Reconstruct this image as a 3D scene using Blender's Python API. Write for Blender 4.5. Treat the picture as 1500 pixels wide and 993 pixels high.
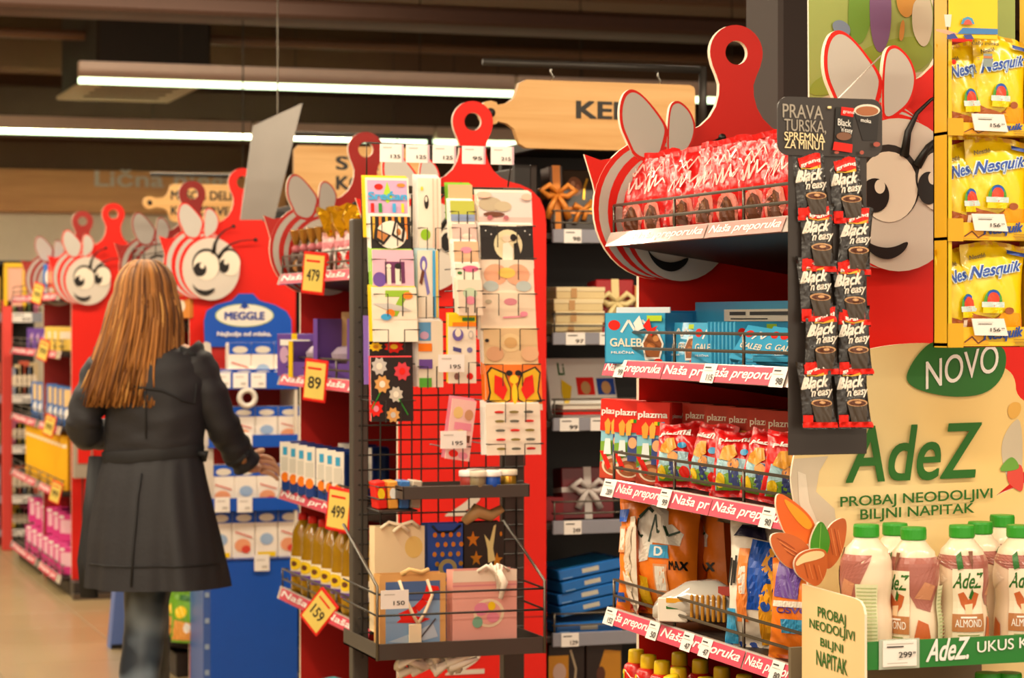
import bpy, bmesh, math, random
from math import sin, cos, pi, radians, sqrt, atan2
from mathutils import Vector, Matrix
random.seed(7)
for o in list(bpy.data.objects): bpy.data.objects.remove(o, do_unlink=True)
SC = bpy.context.scene
COL = SC.collection
# ---------------------------------------------------------------- camera, world, light, exposure
TH = radians(18.5); FPX = 3500.0; HOR = 469.0; EYE = 1.49
ct, st = cos(TH), sin(TH)
cam = bpy.data.cameras.new('camera'); camo = bpy.data.objects.new('camera', cam); COL.objects.link(camo)
cam.sensor_width = 36; cam.lens = 36*FPX/1500; cam.shift_y = -27.5/1500
camo.location = (0, 0, EYE); camo.rotation_euler = (pi/2, 0, -TH)
cam.dof.use_dof = True; cam.dof.focus_distance = 4.35; cam.dof.aperture_fstop = 8.0
cam.clip_end = 100
SC.camera = camo
w = bpy.data.worlds.new('world'); SC.world = w; w.use_nodes = True
w.node_tree.nodes['Background'].inputs[0].default_value = (1.0, 0.80, 0.60, 1)
w.node_tree.nodes['Background'].inputs[1].default_value = 0.85
SC.view_settings.view_transform = 'Standard'; SC.view_settings.look = 'None'
SC.view_settings.gamma = 1; SC.view_settings.use_curve_mapping = False
SC.view_settings.exposure = 0.40
LIGHTCOL = (1.0, 0.84, 0.61)
def area(x, y, z, sx, sy, e, name='overhead_area_light'):
    l = bpy.data.lights.new(name, 'AREA'); l.shape = 'RECTANGLE'; l.size = sx; l.size_y = sy
    l.energy = e; l.color = LIGHTCOL
    o = bpy.data.objects.new(name, l); o.location = (x, y, z); COL.objects.link(o); return o
for yy, e in ((-0.6, 50), (2.3, 46), (5.45, 42), (8.6, 52), (13.97, 95), (17.4, 95)):
    for xx in ((-3.4, 0.0, 3.4) if yy < 13 else (-0.6, 3.2)):
        area(xx, yy, 2.86, 3.0, 0.12, e)
for xx in (-2.2, 1.6): area(xx, 11.75, 3.45, 3.0, 0.12, 75)  # unseen row placed to light the far boards, raised above the view
for yy, e in ((4.1, 42), (7.3, 24)): area(0.35, yy, 3.0, 0.12, 2.2, e)  # unseen aisle lamps added to brighten the endcap fronts

# ---------------------------------------------------------------- helpers
def ray(px):
    a = (px-750)/FPX
    return a*ct+st, ct-a*st
def onv(px, py, v):
    du, dv = ray(px); t = v/dv
    return (du*t, v, EYE+(HOR-py)/FPX*t)
def onu(px, py, u):
    du, dv = ray(px); t = u/du
    return (u, dv*t, EYE+(HOR-py)/FPX*t)
def front(px0, px1, pt, pb, v):          # extents of a thing standing in the plane y = v
    x0 = onv(px0, 0, v)[0]; x1 = onv(px1, 0, v)[0]; pc = (px0+px1)/2
    return x0, x1, onv(pc, pb, v)[2], onv(pc, pt, v)[2]
def side(px0, px1, pt, pb, u):           # extents of a thing standing in the plane x = u (far, near)
    y0 = onu(px0, 0, u)[1]; y1 = onu(px1, 0, u)[1]; pc = (px0+px1)/2
    return y0, y1, onu(pc, pb, u)[2], onu(pc, pt, u)[2]
def lin(c):
    c /= 255.0
    return c/12.92 if c <= 0.04045 else ((c+0.055)/1.055)**2.4
_m = {}
def M(hexc, rough=0.5, metal=0.0, bump=0.0, bscale=40, emit=0, trans=0, spec=0.5, var=0.06, vs=14, coat=0, name=None):
    key = (hexc, rough, metal, bump, bscale, emit, trans, spec, var, vs, coat)
    if key in _m: return _m[key]
    m = bpy.data.materials.new(name or 'surface_'+hexc); m.use_nodes = True
    nt = m.node_tree; b = nt.nodes['Principled BSDF']
    r, g, bl = [lin(int(hexc[i:i+2], 16)) for i in (0, 2, 4)]
    b.inputs['Roughness'].default_value = rough; b.inputs['Metallic'].default_value = metal
    b.inputs['Specular IOR Level'].default_value = spec
    b.inputs['Coat Weight'].default_value = coat
    tc = nt.nodes.new('ShaderNodeTexCoord'); n = nt.nodes.new('ShaderNodeTexNoise')
    n.inputs['Scale'].default_value = vs; n.inputs['Detail'].default_value = 3
    nt.links.new(tc.outputs['Object'], n.inputs['Vector'])
    mx = nt.nodes.new('ShaderNodeMix'); mx.data_type = 'RGBA'
    mx.inputs[6].default_value = (r*(1-var), g*(1-var), bl*(1-var), 1)
    mx.inputs[7].default_value = (min(1, r*(1+var)), min(1, g*(1+var)), min(1, bl*(1+var)), 1)
    nt.links.new(n.outputs['Fac'], mx.inputs[0]); nt.links.new(mx.outputs[2], b.inputs['Base Color'])
    if bump:
        n2 = nt.nodes.new('ShaderNodeTexNoise'); n2.inputs['Scale'].default_value = bscale; n2.inputs['Detail'].default_value = 2
        nt.links.new(tc.outputs['Object'], n2.inputs['Vector'])
        bp = nt.nodes.new('ShaderNodeBump'); bp.inputs['Strength'].default_value = bump; bp.inputs['Distance'].default_value = 0.01
        nt.links.new(n2.outputs['Fac'], bp.inputs['Height']); nt.links.new(bp.outputs[0], b.inputs['Normal'])
    if emit:
        b.inputs['Emission Color'].default_value = (r, g, bl, 1); b.inputs['Emission Strength'].default_value = emit
    if trans:
        b.inputs['Transmission Weight'].default_value = trans; b.inputs['IOR'].default_value = 1.35
    _m[key] = m; return m
def wood(c1, c2, name, scale=(1, 30, 12)):
    m = bpy.data.materials.new(name); m.use_nodes = True; nt = m.node_tree; b = nt.nodes['Principled BSDF']
    tc = nt.nodes.new('ShaderNodeTexCoord'); mp = nt.nodes.new('ShaderNodeMapping'); mp.inputs['Scale'].default_value = scale
    n = nt.nodes.new('ShaderNodeTexNoise'); n.inputs['Scale'].default_value = 2.2; n.inputs['Detail'].default_value = 6; n.inputs['Distortion'].default_value = 0.6
    cr = nt.nodes.new('ShaderNodeValToRGB')
    for e, c in zip(cr.color_ramp.elements, (c1, c2)): e.color = [lin(int(c[i:i+2], 16)) for i in (0, 2, 4)]+[1]
    cr.color_ramp.elements[0].position = 0.3; cr.color_ramp.elements[1].position = 0.7
    nt.links.new(tc.outputs['Object'], mp.inputs[0]); nt.links.new(mp.outputs[0], n.inputs['Vector'])
    nt.links.new(n.outputs['Fac'], cr.inputs[0]); nt.links.new(cr.outputs[0], b.inputs['Base Color'])
    b.inputs['Roughness'].default_value = 0.5
    return m

_tc = {}
def text_mesh(s):
    k = s
    if k in _tc: return _tc[k]
    cu = bpy.data.curves.new('t', 'FONT'); cu.body = s; cu.size = 1; cu.resolution_u = 5
    cu.fill_mode = 'FRONT'
    o = bpy.data.objects.new('t', cu)
    me = bpy.data.meshes.new_from_object(o)
    vs = [(v.co.x, v.co.y) for v in me.vertices]; fs = [tuple(p.vertices) for p in me.polygons]
    bpy.data.objects.remove(o); bpy.data.curves.remove(cu); bpy.data.meshes.remove(me)
    if not vs: vs = [(0, 0)]
    xa = min(v[0] for v in vs); xb = max(v[0] for v in vs); za = min(v[1] for v in vs); zb = max(v[1] for v in vs)
    W = max(1e-6, xb-xa); H = max(1e-6, zb-za)
    _tc[k] = ([((v[0]-xa)/W, (v[1]-za)/H) for v in vs], fs, W, H); return _tc[k]

class MB:
    def __init__(s): s.v = []; s.f = []; s.mi = []; s.mats = []; s.sm = []
    def mat(s, m):
        if m not in s.mats: s.mats.append(m)
        return s.mats.index(m)
    def add(s, vs, fs, m, smooth=False):
        b = len(s.v); s.v += [tuple(v) for v in vs]; i = s.mat(m)
        for f in fs: s.f.append(tuple(b+k for k in f)); s.mi.append(i); s.sm.append(smooth)
    def box(s, x0, x1, y0, y1, z0, z1, m, bev=0):
        if bev <= 0:
            vs = [(x, y, z) for z in (z0, z1) for y in (y0, y1) for x in (x0, x1)]
            s.add(vs, [(0, 2, 3, 1), (4, 5, 7, 6), (0, 1, 5, 4), (2, 6, 7, 3), (0, 4, 6, 2), (1, 3, 7, 5)], m)
        else:
            bm = bmesh.new(); bmesh.ops.create_cube(bm, size=1)
            for v in bm.verts:
                v.co = ((x0+x1)/2+v.co.x*(x1-x0), (y0+y1)/2+v.co.y*(y1-y0), (z0+z1)/2+v.co.z*(z1-z0))
            bmesh.ops.bevel(bm, geom=list(bm.edges), offset=bev, segments=1, affect='EDGES', profile=0.6)
            bm.verts.index_update()
            s.add([v.co[:] for v in bm.verts], [[v.index for v in f.verts] for f in bm.faces], m); bm.free()
        return s
    def prism(s, pts, y0, y1, m, ms=None, plane='xz'):   # outline in x,z extruded from y0 (front) to y1
        n = len(pts); ms = ms or m
        P = (lambda a, y, b: (a, y, b)) if plane == 'xz' else ((lambda a, y, b: (y, a, b)) if plane == 'yz' else (lambda a, y, b: (a, b, y)))
        s.add([P(a, y0, b) for a, b in pts], [tuple(range(n))], m)
        s.add([P(a, y1, b) for a, b in pts], [tuple(reversed(range(n)))], m)
        s.add([P(a, y0, b) for a, b in pts]+[P(a, y1, b) for a, b in pts], [(i, i+n, (i+1) % n+n, (i+1) % n) for i in range(n)], ms)
        return s
    def tube(s, pts, r, m, n=6, closed=False):
        pts = [Vector(p) for p in pts]; rings = []; N = len(pts)
        rr = r if isinstance(r, (list, tuple)) else [r]*N
        for i, p in enumerate(pts):
            d = (pts[(i+1) % N if closed else min(i+1, N-1)]-pts[(i-1) if (closed or i > 0) else 0])
            if d.length < 1e-9: d = Vector((0, 0, 1))
            d.normalize(); up = Vector((0, 0, 1)) if abs(d.z) < 0.9 else Vector((0, 1, 0))
            a = d.cross(up).normalized()
            if i > 0:
                q = pa-d*pa.dot(d)
                if q.length > 1e-4: a = q.normalized()
            pa = a; b = d.cross(a)
            rings.append([p+(a*cos(2*pi*k/n)+b*sin(2*pi*k/n))*rr[i] for k in range(n)])
        vs = [v for r_ in rings for v in r_]; fs = []
        for i in range(N if closed else N-1):
            j = (i+1) % N
            for k in range(n): fs.append((i*n+k, i*n+(k+1) % n, j*n+(k+1) % n, j*n+k))
        if not closed: fs += [tuple(range(n))[::-1], tuple((N-1)*n+k for k in range(n))]
        s.add(vs, fs, m, n > 4); return s
    def lathe(s, prof, m, n=20, c=(0, 0, 0), smooth=True, sx=1, sy=1):
        vs = []; fs = []
        for r, z in prof:
            for k in range(n): vs.append((c[0]+r*cos(2*pi*k/n)*sx, c[1]+r*sin(2*pi*k/n)*sy, c[2]+z))
        for i in range(len(prof)-1):
            for k in range(n): fs.append((i*n+k, i*n+(k+1) % n, (i+1)*n+(k+1) % n, (i+1)*n+k))
        fs += [tuple(range(n))[::-1], tuple((len(prof)-1)*n+k for k in range(n))]
        s.add(vs, fs, m, smooth); return s
    def loft(s, rings, m, smooth=True, cap=True):
        n = len(rings[0]); vs = [v for r in rings for v in r]; fs = []
        for i in range(len(rings)-1):
            for k in range(n): fs.append((i*n+k, i*n+(k+1) % n, (i+1)*n+(k+1) % n, (i+1)*n+k))
        if cap: fs += [tuple(range(n))[::-1], tuple((len(rings)-1)*n+k for k in range(n))]
        s.add(vs, fs, m, smooth); return s
    def draw(s, S, ops, L0=1):
        """flat print: S(a,b,layer) -> point; ops in fractions of the face"""
        for L, op in enumerate(ops):
            k = op[0]; L = L0+L
            if k == 'r':
                _, a0, a1, b0, b1, m = op
                nx = 1 if S.flat else max(2, int(abs(a1-a0)/.04)+1); nz = 1 if S.flat else max(2, int(abs(b1-b0)/.06)+1)
                vs = [S(a0+(a1-a0)*i/nx, b0+(b1-b0)*j/nz, L) for j in range(nz+1) for i in range(nx+1)]
                s.add(vs, [(j*(nx+1)+i, j*(nx+1)+i+1, (j+1)*(nx+1)+i+1, (j+1)*(nx+1)+i) for j in range(nz) for i in range(nx)], m)
            elif k in 'ep':
                if k == 'e':
                    _, ca, cb, ra, rb, m = op; nn = 20
                    pts = [(ca+ra*cos(2*pi*i/nn), cb+rb*sin(2*pi*i/nn)) for i in range(nn)]
                else:
                    _, pts, m = op; ca = sum(p[0] for p in pts)/len(pts); cb = sum(p[1] for p in pts)/len(pts)
                n = len(pts)
                if S.flat: s.add([S(p[0], p[1], L) for p in pts], [tuple(range(n))], m)
                else:
                    dp = []
                    for i in range(n):
                        p0, p1 = pts[i], pts[(i+1) % n]; kk = int(max(abs(p1[0]-p0[0]), abs(p1[1]-p0[1]))/.05)+1
                        dp += [(p0[0]+(p1[0]-p0[0])*c/kk, p0[1]+(p1[1]-p0[1])*c/kk) for c in range(kk)]
                    pts = dp; n = len(pts)
                    NR = max(2, min(8, int(max(abs(p[0]-ca) for p in pts)/.04)+1))
                    vs = [S(ca, cb, L)]; fs = []
                    for q in [(i+1)/NR for i in range(NR)]: vs += [S(ca+(p[0]-ca)*q, cb+(p[1]-cb)*q, L) for p in pts]
                    for i in range(n):
                        j = (i+1) % n; fs.append((0, 1+i, 1+j))
                        for q in range(NR-1): fs.append((1+q*n+i, 1+(q+1)*n+i, 1+(q+1)*n+j, 1+q*n+j))
                    s.add(vs, fs, m)
            elif k == 'l':                                     # stroke: points, half width in a and b units
                _, pts, wa, wb, m = op
                for i in range(len(pts)-1):
                    (a0, b0), (a1, b1) = pts[i], pts[i+1]; da, db = (a1-a0)/max(wa, 1e-6), (b1-b0)/max(wb, 1e-6)
                    q = sqrt(da*da+db*db) or 1; na, nb = -db/q*wa, da/q*wb
                    s.add([S(a0+na, b0+nb, L), S(a0-na, b0-nb, L), S(a1-na, b1-nb, L), S(a1+na, b1+nb, L)], [(0, 1, 2, 3)], m)
            elif k == 't':
                _, txt, a0, a1, b0, b1, m = op[:7]; sh = op[7] if len(op) > 7 else 0; bo = op[8] if len(op) > 8 else 0.012; sl = op[9] if len(op) > 9 else 0
                vs, fs, TW, THt = text_mesh(txt)
                for kk, (ea, eb) in enumerate(((0, 0),) if bo < .004 else ((-1, -.7), (1, .7), (-1, .7), (1, -.7)) if bo > .011 else ((-1, 0), (1, 0))):
                    Lk = L+.22*kk
                    ea *= bo*(a1-a0)/TW; eb *= bo*(b1-b0)/THt      # heavier letters: the outline laid down again, slightly shifted
                    s.add([S(a0+ea+(a1-a0)*v[0]+sh*(v[1]-.5)*(a1-a0)*.1, b0+eb+(b1-b0)*v[1]+sl*(v[0]-.5), Lk) for v in vs], fs, m)
        return s
    def build(s, name, parent=None, loc=(0, 0, 0), rz=0, rot=None, me_only=False):
        me = bpy.data.meshes.new(name); me.from_pydata(s.v, [], s.f)
        for m in s.mats: me.materials.append(m)
        me.polygons.foreach_set('material_index', s.mi); me.polygons.foreach_set('use_smooth', s.sm); me.update()
        if me_only: return me
        o = bpy.data.objects.new(name, me); COL.objects.link(o)
        o.location = loc; o.rotation_euler = rot or (0, 0, rz)
        if parent: o.parent = parent
        return o
class Flat:                                     # local face looking to -y
    flat = True
    def __init__(s, w, h, y, x0=None, z0=0, step=0.0005):
        s.w, s.h, s.y, s.z0, s.st = w, h, y, z0, step; s.x0 = -w/2 if x0 is None else x0
    def __call__(s, a, b, l): return (s.x0+a*s.w, s.y-s.st*l, s.z0+b*s.h)
class SideFlat:                                 # face looking to +x or -x
    flat = True
    def __init__(s, x, y0, y1, z0, h, sgn): s.x, s.y0, s.y1, s.z0, s.h, s.sg = x, y0, y1, z0, h, sgn
    def __call__(s, a, b, l): return (s.x+s.sg*0.0005*l, s.y0+a*(s.y1-s.y0), s.z0+b*s.h)
class Cyl:
    flat = False
    def __init__(s, rf, h, span=1.35, rot=0): s.rf, s.h, s.sp, s.rot = rf, h, span, rot
    def __call__(s, a, b, l):
        an = (a*2-1)*s.sp+s.rot; r = s.rf(b*s.h)+0.00022*l+0.0005
        return (r*sin(an), -r*cos(an), b*s.h)
class Pouch:
    flat = False
    def __init__(s, w, h, d, seed=1, kind='stand', cr=0.0022):
        s.w, s.h, s.d, s.k, s.cr = w, h, d, kind, cr; R = random.Random(seed)
        s.q = [(R.uniform(4, 15), R.uniform(4, 17), R.uniform(0, 6.3), R.uniform(.3, 1)) for _ in range(6)]
        s.bend = R.uniform(-.02, .02); s.tw = R.uniform(-.012, .012)
    def pt(s, a, b, sg, off=0):
        t = 2*a-1; b_ = min(max(b, 0), 1)
        if s.k == 'stand':
            pr = 1.0 if b_ < .45 else max(0, 1-((b_-.45)/.47))**.75 if b_ < .92 else 0
            pr *= .82+.18*min(1, b_/.12)
        else:
            pr = sin(pi*min(1, max(0, (b_-.06)/.88)))**.55 if .06 < b_ < .94 else 0
        e = max(0, 1-abs(t)**2.8)**.6
        c = sum(sin(p*t*2+q*b_*2.4+f)*g for p, q, f, g in s.q)*s.cr*.45
        c = c*(.35+.65*pr)*min(1, e*1.5)
        y = -sg*(s.d/2*pr*e+c*.5+off)+s.bend*(b_**2)*s.h*2
        if pr < .12 and .0 < b_: y += .003*sin(a*19+s.q[0][2])*(1-pr)
        x = t*s.w/2*(1-.09*pr)+s.tw*b_
        z = b_*s.h + (.004*sin(t*3+s.q[1][2]) if b_ > .8 else 0)
        if s.k == 'stand' and b_ > .5: z -= .12*s.d*abs(t)**3*(b_-.5)
        return (x, y, z)
    def __call__(s, a, b, l): return s.pt(a, b, 1, .0016+.0004*l)
    def mesh(s, mb, m, mback=None, nx=24, nz=32, seal=None):
        for sg in (1, -1):
            vs = [s.pt(i/nx, j/nz, sg) for j in range(nz+1) for i in range(nx+1)]
            fa = []; fb = []
            for j in range(nz):
                for i in range(nx):
                    q = (j*(nx+1)+i, j*(nx+1)+i+1, (j+1)*(nx+1)+i+1, (j+1)*(nx+1)+i)
                    q = q if sg > 0 else q[::-1]
                    (fb if (seal and j >= nz-2) else fa).append(q)
            mm = m if sg > 0 else (mback or m)
            b0 = len(mb.v); mb.add(vs, fa, mm, True)
            if fb: mb.add(vs, fb, seal, True)
def soft(pts, it=2):                                # rounded closed outline
    for _ in range(it):
        q = []
        for a, b in zip(pts, pts[1:]+pts[:1]):
            q += [tuple(.75*u+.25*v for u, v in zip(a, b)), tuple(.25*u+.75*v for u, v in zip(a, b))]
        pts = q
    return pts
def ellipse(cx, cz, rx, rz, n=28, a0=0, a1=2*pi):
    return [(cx+rx*cos(a0+(a1-a0)*i/n), cz+rz*sin(a0+(a1-a0)*i/n)) for i in range(n)]

def tag(o, label=None, cat=None, group=None, kind=None):
    if label and len(label.split()) > 16: print('LONG', len(label.split()), label)
    if label: o['label'] = label
    if cat: o['category'] = cat
    if group: o['group'] = group
    if kind: o['kind'] = kind
    return o
def thing(name, label, cat, loc=(0, 0, 0), rz=0, group=None):
    o = bpy.data.objects.new(name, None); COL.objects.link(o); o.empty_display_size = 0.1
    o.location = loc; o.rotation_euler = (0, 0, rz); return tag(o, label, cat, group)
def inst(name, me, loc, rz=0, label=None, cat=None, group=None, parent=None, rot=None, scale=None):
    o = bpy.data.objects.new(name, me); COL.objects.link(o); o.location = loc; o.rotation_euler = rot or (0, 0, rz)
    if scale: o.scale = scale
    if parent: o.parent = parent
    return tag(o, label, cat, group)
ORD = ['first', 'second', 'third', 'fourth', 'fifth', 'sixth', 'seventh', 'eighth', 'ninth', 'tenth', 'eleventh', 'twelfth', 'thirteenth', 'fourteenth', 'fifteenth', 'sixteenth']

# ---------------------------------------------------------------- palette
RED = M('e3261c', .45, spec=.25, var=.03); DRED = M('8f1512', .5)
CREAM = M('efe2cc', .5); WHITE = M('f2eee8', .45, var=.03); TAGW = M('f4efe9', .4, var=.02)
SILV = M('c6c0b8', .4, var=.05, vs=5); FACEC = M('d9cfc2', .42, var=.06, vs=6)
BLK = M('15120f', .45); INK = M('2a2622', .5); DARKM = M('4a443e', .45, metal=.2); BLACKM = M('1d1a17', .5)
WIRE = M('6d665c', .35, metal=.8); DWIRE = M('3a3632', .45, metal=.5); CHROME = M('b8b4ac', .2, metal=1)
PINK = M('d4405a', .45, spec=.3); PINKW = M('f6dcd8', .35); RAILP = M('cfc4bc', .12, coat=.6, spec=.7)
RAILG = M('8b8c98', .3, spec=.6); YEL = M('f3cd1c', .35); YELD = M('e0b012', .4); GREEN = M('1f8a2a', .35); DGREEN = M('256b23', .4)
BLUE = M('0f52ba', .38); BLUED = M('1b45a0', .4); CYAN = M('3aa3d8', .35); CYAND = M('1f7fb8', .4)
GOLD = M('d9a93a', .28, metal=.7); ORG = M('f98420', .3, bump=.15); ORGD = M('c9540f', .35)
BROWN = M('6b3a20', .45); TAN = M('c99a63', .5); KRAFT = M('b58d5c', .7)
FOILR = M('e01818', .26, spec=.6, bump=.5, bscale=28, coat=.2, var=.12); FOILRD = M('b81414', .25, spec=.7, bump=.4, bscale=30)
BEIGE = M('edd596', .4, var=.12, vs=3)
PURP = M('6b4aa0', .35); PEACH = M('f0bda6', .5); LILAC = M('c9a2c4', .5); ROSE = M('e58aa0', .5)
# ---------------------------------------------------------------- room
FL = M('a08c66', .32, spec=.5, var=.07, vs=3, coat=.15); GROUT = M('8f7c66', .8)
mb = MB(); mb.box(-7, 12, -3, 20, -.1, -.004, GROUT); floor = tag(mb.build('floor'), kind='structure')
mb = MB(); mb.box(-.298, .298, -.298, .298, -.004, 0, FL, bev=.002); tile_me = mb.build('tile', me_only=True)
for i in range(-6, 4):
    for j in range(24):
        inst('tile', tile_me, (i*.6+.25, 5.4+j*.6, 0), parent=floor)
mb = MB(); CEIL = M('7a563e', .9); mb.box(-7, 12, -3, 20, 4.15, 4.25, CEIL); ceiling = tag(mb.build('ceiling'), kind='structure')
WALLP = M('c9baa6', .7); WALLD = M('5a3f2c', .8)
mb = MB(); mb.box(-7, 12, 19.6, 19.8, 0, 2.45, WALLP); mb.box(-7, 12, 19.6, 19.8, 2.45, 4.15, WALLD)
wall = tag(mb.build('wall_back'), kind='structure')
mb = MB(); mb.box(-7.1, -7, -3, 20, 0, 4.15, M('a98f70', .8)); tag(mb.build('wall_left'), kind='structure')
mb = MB(); mb.box(12, 12.1, -3, 20, 0, 4.15, M('8a6647', .8)); tag(mb.build('wall_right'), kind='structure')
WOODF = wood('a8713a', 'c48a4c', 'wood_fascia', (.5, 10, 10)); WOODS = wood('cf9a58', 'e3b678', 'sign_wood', (.8, 20, 14))
x0, x1, z0, z1 = front(-60, 420, 250, 312, 19.5)
mb = MB(); mb.box(x0, x1, 19.5, 19.6, z0, z1, WOODF, bev=.005)
fas = tag(mb.build('trim_1'), kind='structure')
mb = MB(); lx0, lx1, lz0, lz1 = front(140, 348, 250, 281, 19.48)
mb.draw(Flat(1, 1, 19.5, 0, 0, .004), [('t', 'Lična njega', lx0, lx1, lz0, lz1, M('b9ad9f', .5), 0, .02)])
mb.build('lettering', parent=fas)
# ceiling beams and ducts
def beam(name, label, y, z0, z1, dy, mat, cat='ceiling duct', x0=-6.5, x1=11.5):
    m = MB(); m.box(x0, x1, y, y+dy, z0, z1, mat, bev=.02)
    tag(m.build(name), label, cat)
beam('roof_beam', 'dark brown steel roof beam nearest the shopper, running across the top of the view', 12.6, 3.12, 3.22, .16, M('50362a', .7), 'beam')
beam('air_duct', 'pale brown air duct above the roof beam at the top edge', 14.1, 3.5, 4.0, .5, M('80614a', .6))
beam('cable_tray', 'reddish brown cable tray just under the air duct', 13.2, 3.18, 3.26, .3, M('5d3526', .6), 'cable tray')
beam('pipe_run', 'thin brown pipe run behind the rows of strip lights', 15.5, 3.3, 3.36, .07, M('755339', .5), 'pipe')
beam('air_duct', 'low brown duct behind the upper strip light', 18.0, 3.35, 3.6, .3, M('70543e', .6))
beam('roof_beam', 'dark brown roof beam behind the lower strip light', 18.6, 2.9, 3.3, .2, M('4a3428', .7), 'beam')
# ceiling cassette
x0, x1, z0, z1 = front(90, 243, 40, 148, 16.6)
t = thing('ceiling_air_conditioner', 'dark square ceiling air conditioner with pale slotted grille at the upper left', 'air conditioner', ((x0+x1)/2, 15.8, z0))
W = (x1-x0)
mb = MB(); mb.box(-W/2, W/2, -.8, .8, .03, .6, M('241a13', .7), bev=.02); mb.build('housing', t)
GR = M('b59c77', .6); mb = MB(); mb.box(-W/2-.03, W/2+.03, -.85, .85, 0, .03, GR, bev=.01); g = mb.build('grille_frame', t)
mb = MB()
for i in range(5): mb.box(-W*.35, W*.35, -.55+i*.25, -.47+i*.25, -.006, 0, M('57452f', .7))
mb.build('air_slots', t)
for sx in (-1, 1):
    mb = MB(); mb.tube([(sx*W*.3, 0, .6), (sx*W*.3, 0, 4.15-z0)], .012, DWIRE); mb.build('hanger_rod', t)
# strip lights
GLOW = M('e6ffd0', .5, emit=2.2, name='led_tube'); HOUS = M('e8d2c4', .5)
def striplight(px0, px1, y0, v, zb, label, x_abs=None):
    xa, xb = x_abs or (onv(px0, 0, v)[0], onv(px1, 0, v)[0])
    t = thing('strip_light', label, 'ceiling light', ((xa+xb)/2, v, zb), 0, 'strip lights under the ceiling'); L = (xb-xa)/2
    mb = MB(); mb.box(-L, L, -.04, .04, .03, .125, HOUS, bev=.004); mb.build('housing', t)
    mb = MB(); mb.box(-L, L, -.03, .03, -.004, .032, GLOW, bev=.006); mb.build('light_tube', t)
    for sx in (-.55, .55):
        mb = MB(); mb.tube([(L*sx, 0, .125), (L*sx, 0, 4.15-zb)], .004, DWIRE); mb.build('hanger_rod', t)
z1_ = onv(435, 131, 13.97)[2]; z2_ = onv(380, 204, 17.4)[2]
striplight(115, 752, 0, 13.97, z1_, 'long strip light, the highest in view, its lit left end free over the shopper')
striplight(757, 1160, 0, 13.97, z1_, 'strip light seen either side of the tall red board neck by the coffee bags')
striplight(-300, 367, 0, 17.4, z2_, 'far strip light running out of the left edge of the view')
striplight(373, 634, 0, 17.4, z2_, 'far strip light between the grey hanging sheet and the price tags of the card rack')
striplight(638, 756, 0, 17.4, z2_, 'short far strip light behind the round red board top of the card rack')
striplight(760, 1160, 0, 17.4, z2_, 'far strip light behind the wooden KE sign')
# ---------------------------------------------------------------- pillar
x0, x1, _, _ = front(1142, 1190, 0, 0, 5.1)
mb = MB(); mb.box(x0, x1+.12, 5.1, 5.3, 0, 4.15, M('2a1b14', .6), bev=.01)
tag(mb.build('pillar'), 'dark brown square pillar rising behind the black coffee sachet strip', 'pillar')

# ---------------------------------------------------------------- red boards with the bee
RIGHT = [(.226, .28), (.222, .322), (.207, .356), (.180, .382), (.145, .397), (.108, .406), (.083, .418), (.062, .437), (.048, .460), (.041, .485), (.040, .508), (.047, .528), (.056, .548)]
def board_half(sg, bottom, rh=.026):
    pts = [(0, bottom), (sg*.226, bottom)]+[(sg*x, z+EYE) for x, z in RIGHT]
    cz = .577+EYE
    a0 = -.35
    pts += [(sg*.062*cos(a0+(pi/2-a0)*i/10), cz+.060*sin(a0+(pi/2-a0)*i/10)) for i in range(1, 11)]
    pts += [(sg*rh*cos(pi/2-pi*i/12), cz+rh*sin(pi/2-pi*i/12)) for i in range(13)]
    return pts if sg > 0 else pts[::-1]
BST = [(-.195, .237, .142, .150), (-.191, .234, .135, .144), (-.178, .229, .128, .140), (-.165, .223, .124, .136), (-.152, .218, .122, .133), (-.14, .213, .121, .130)]
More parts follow.
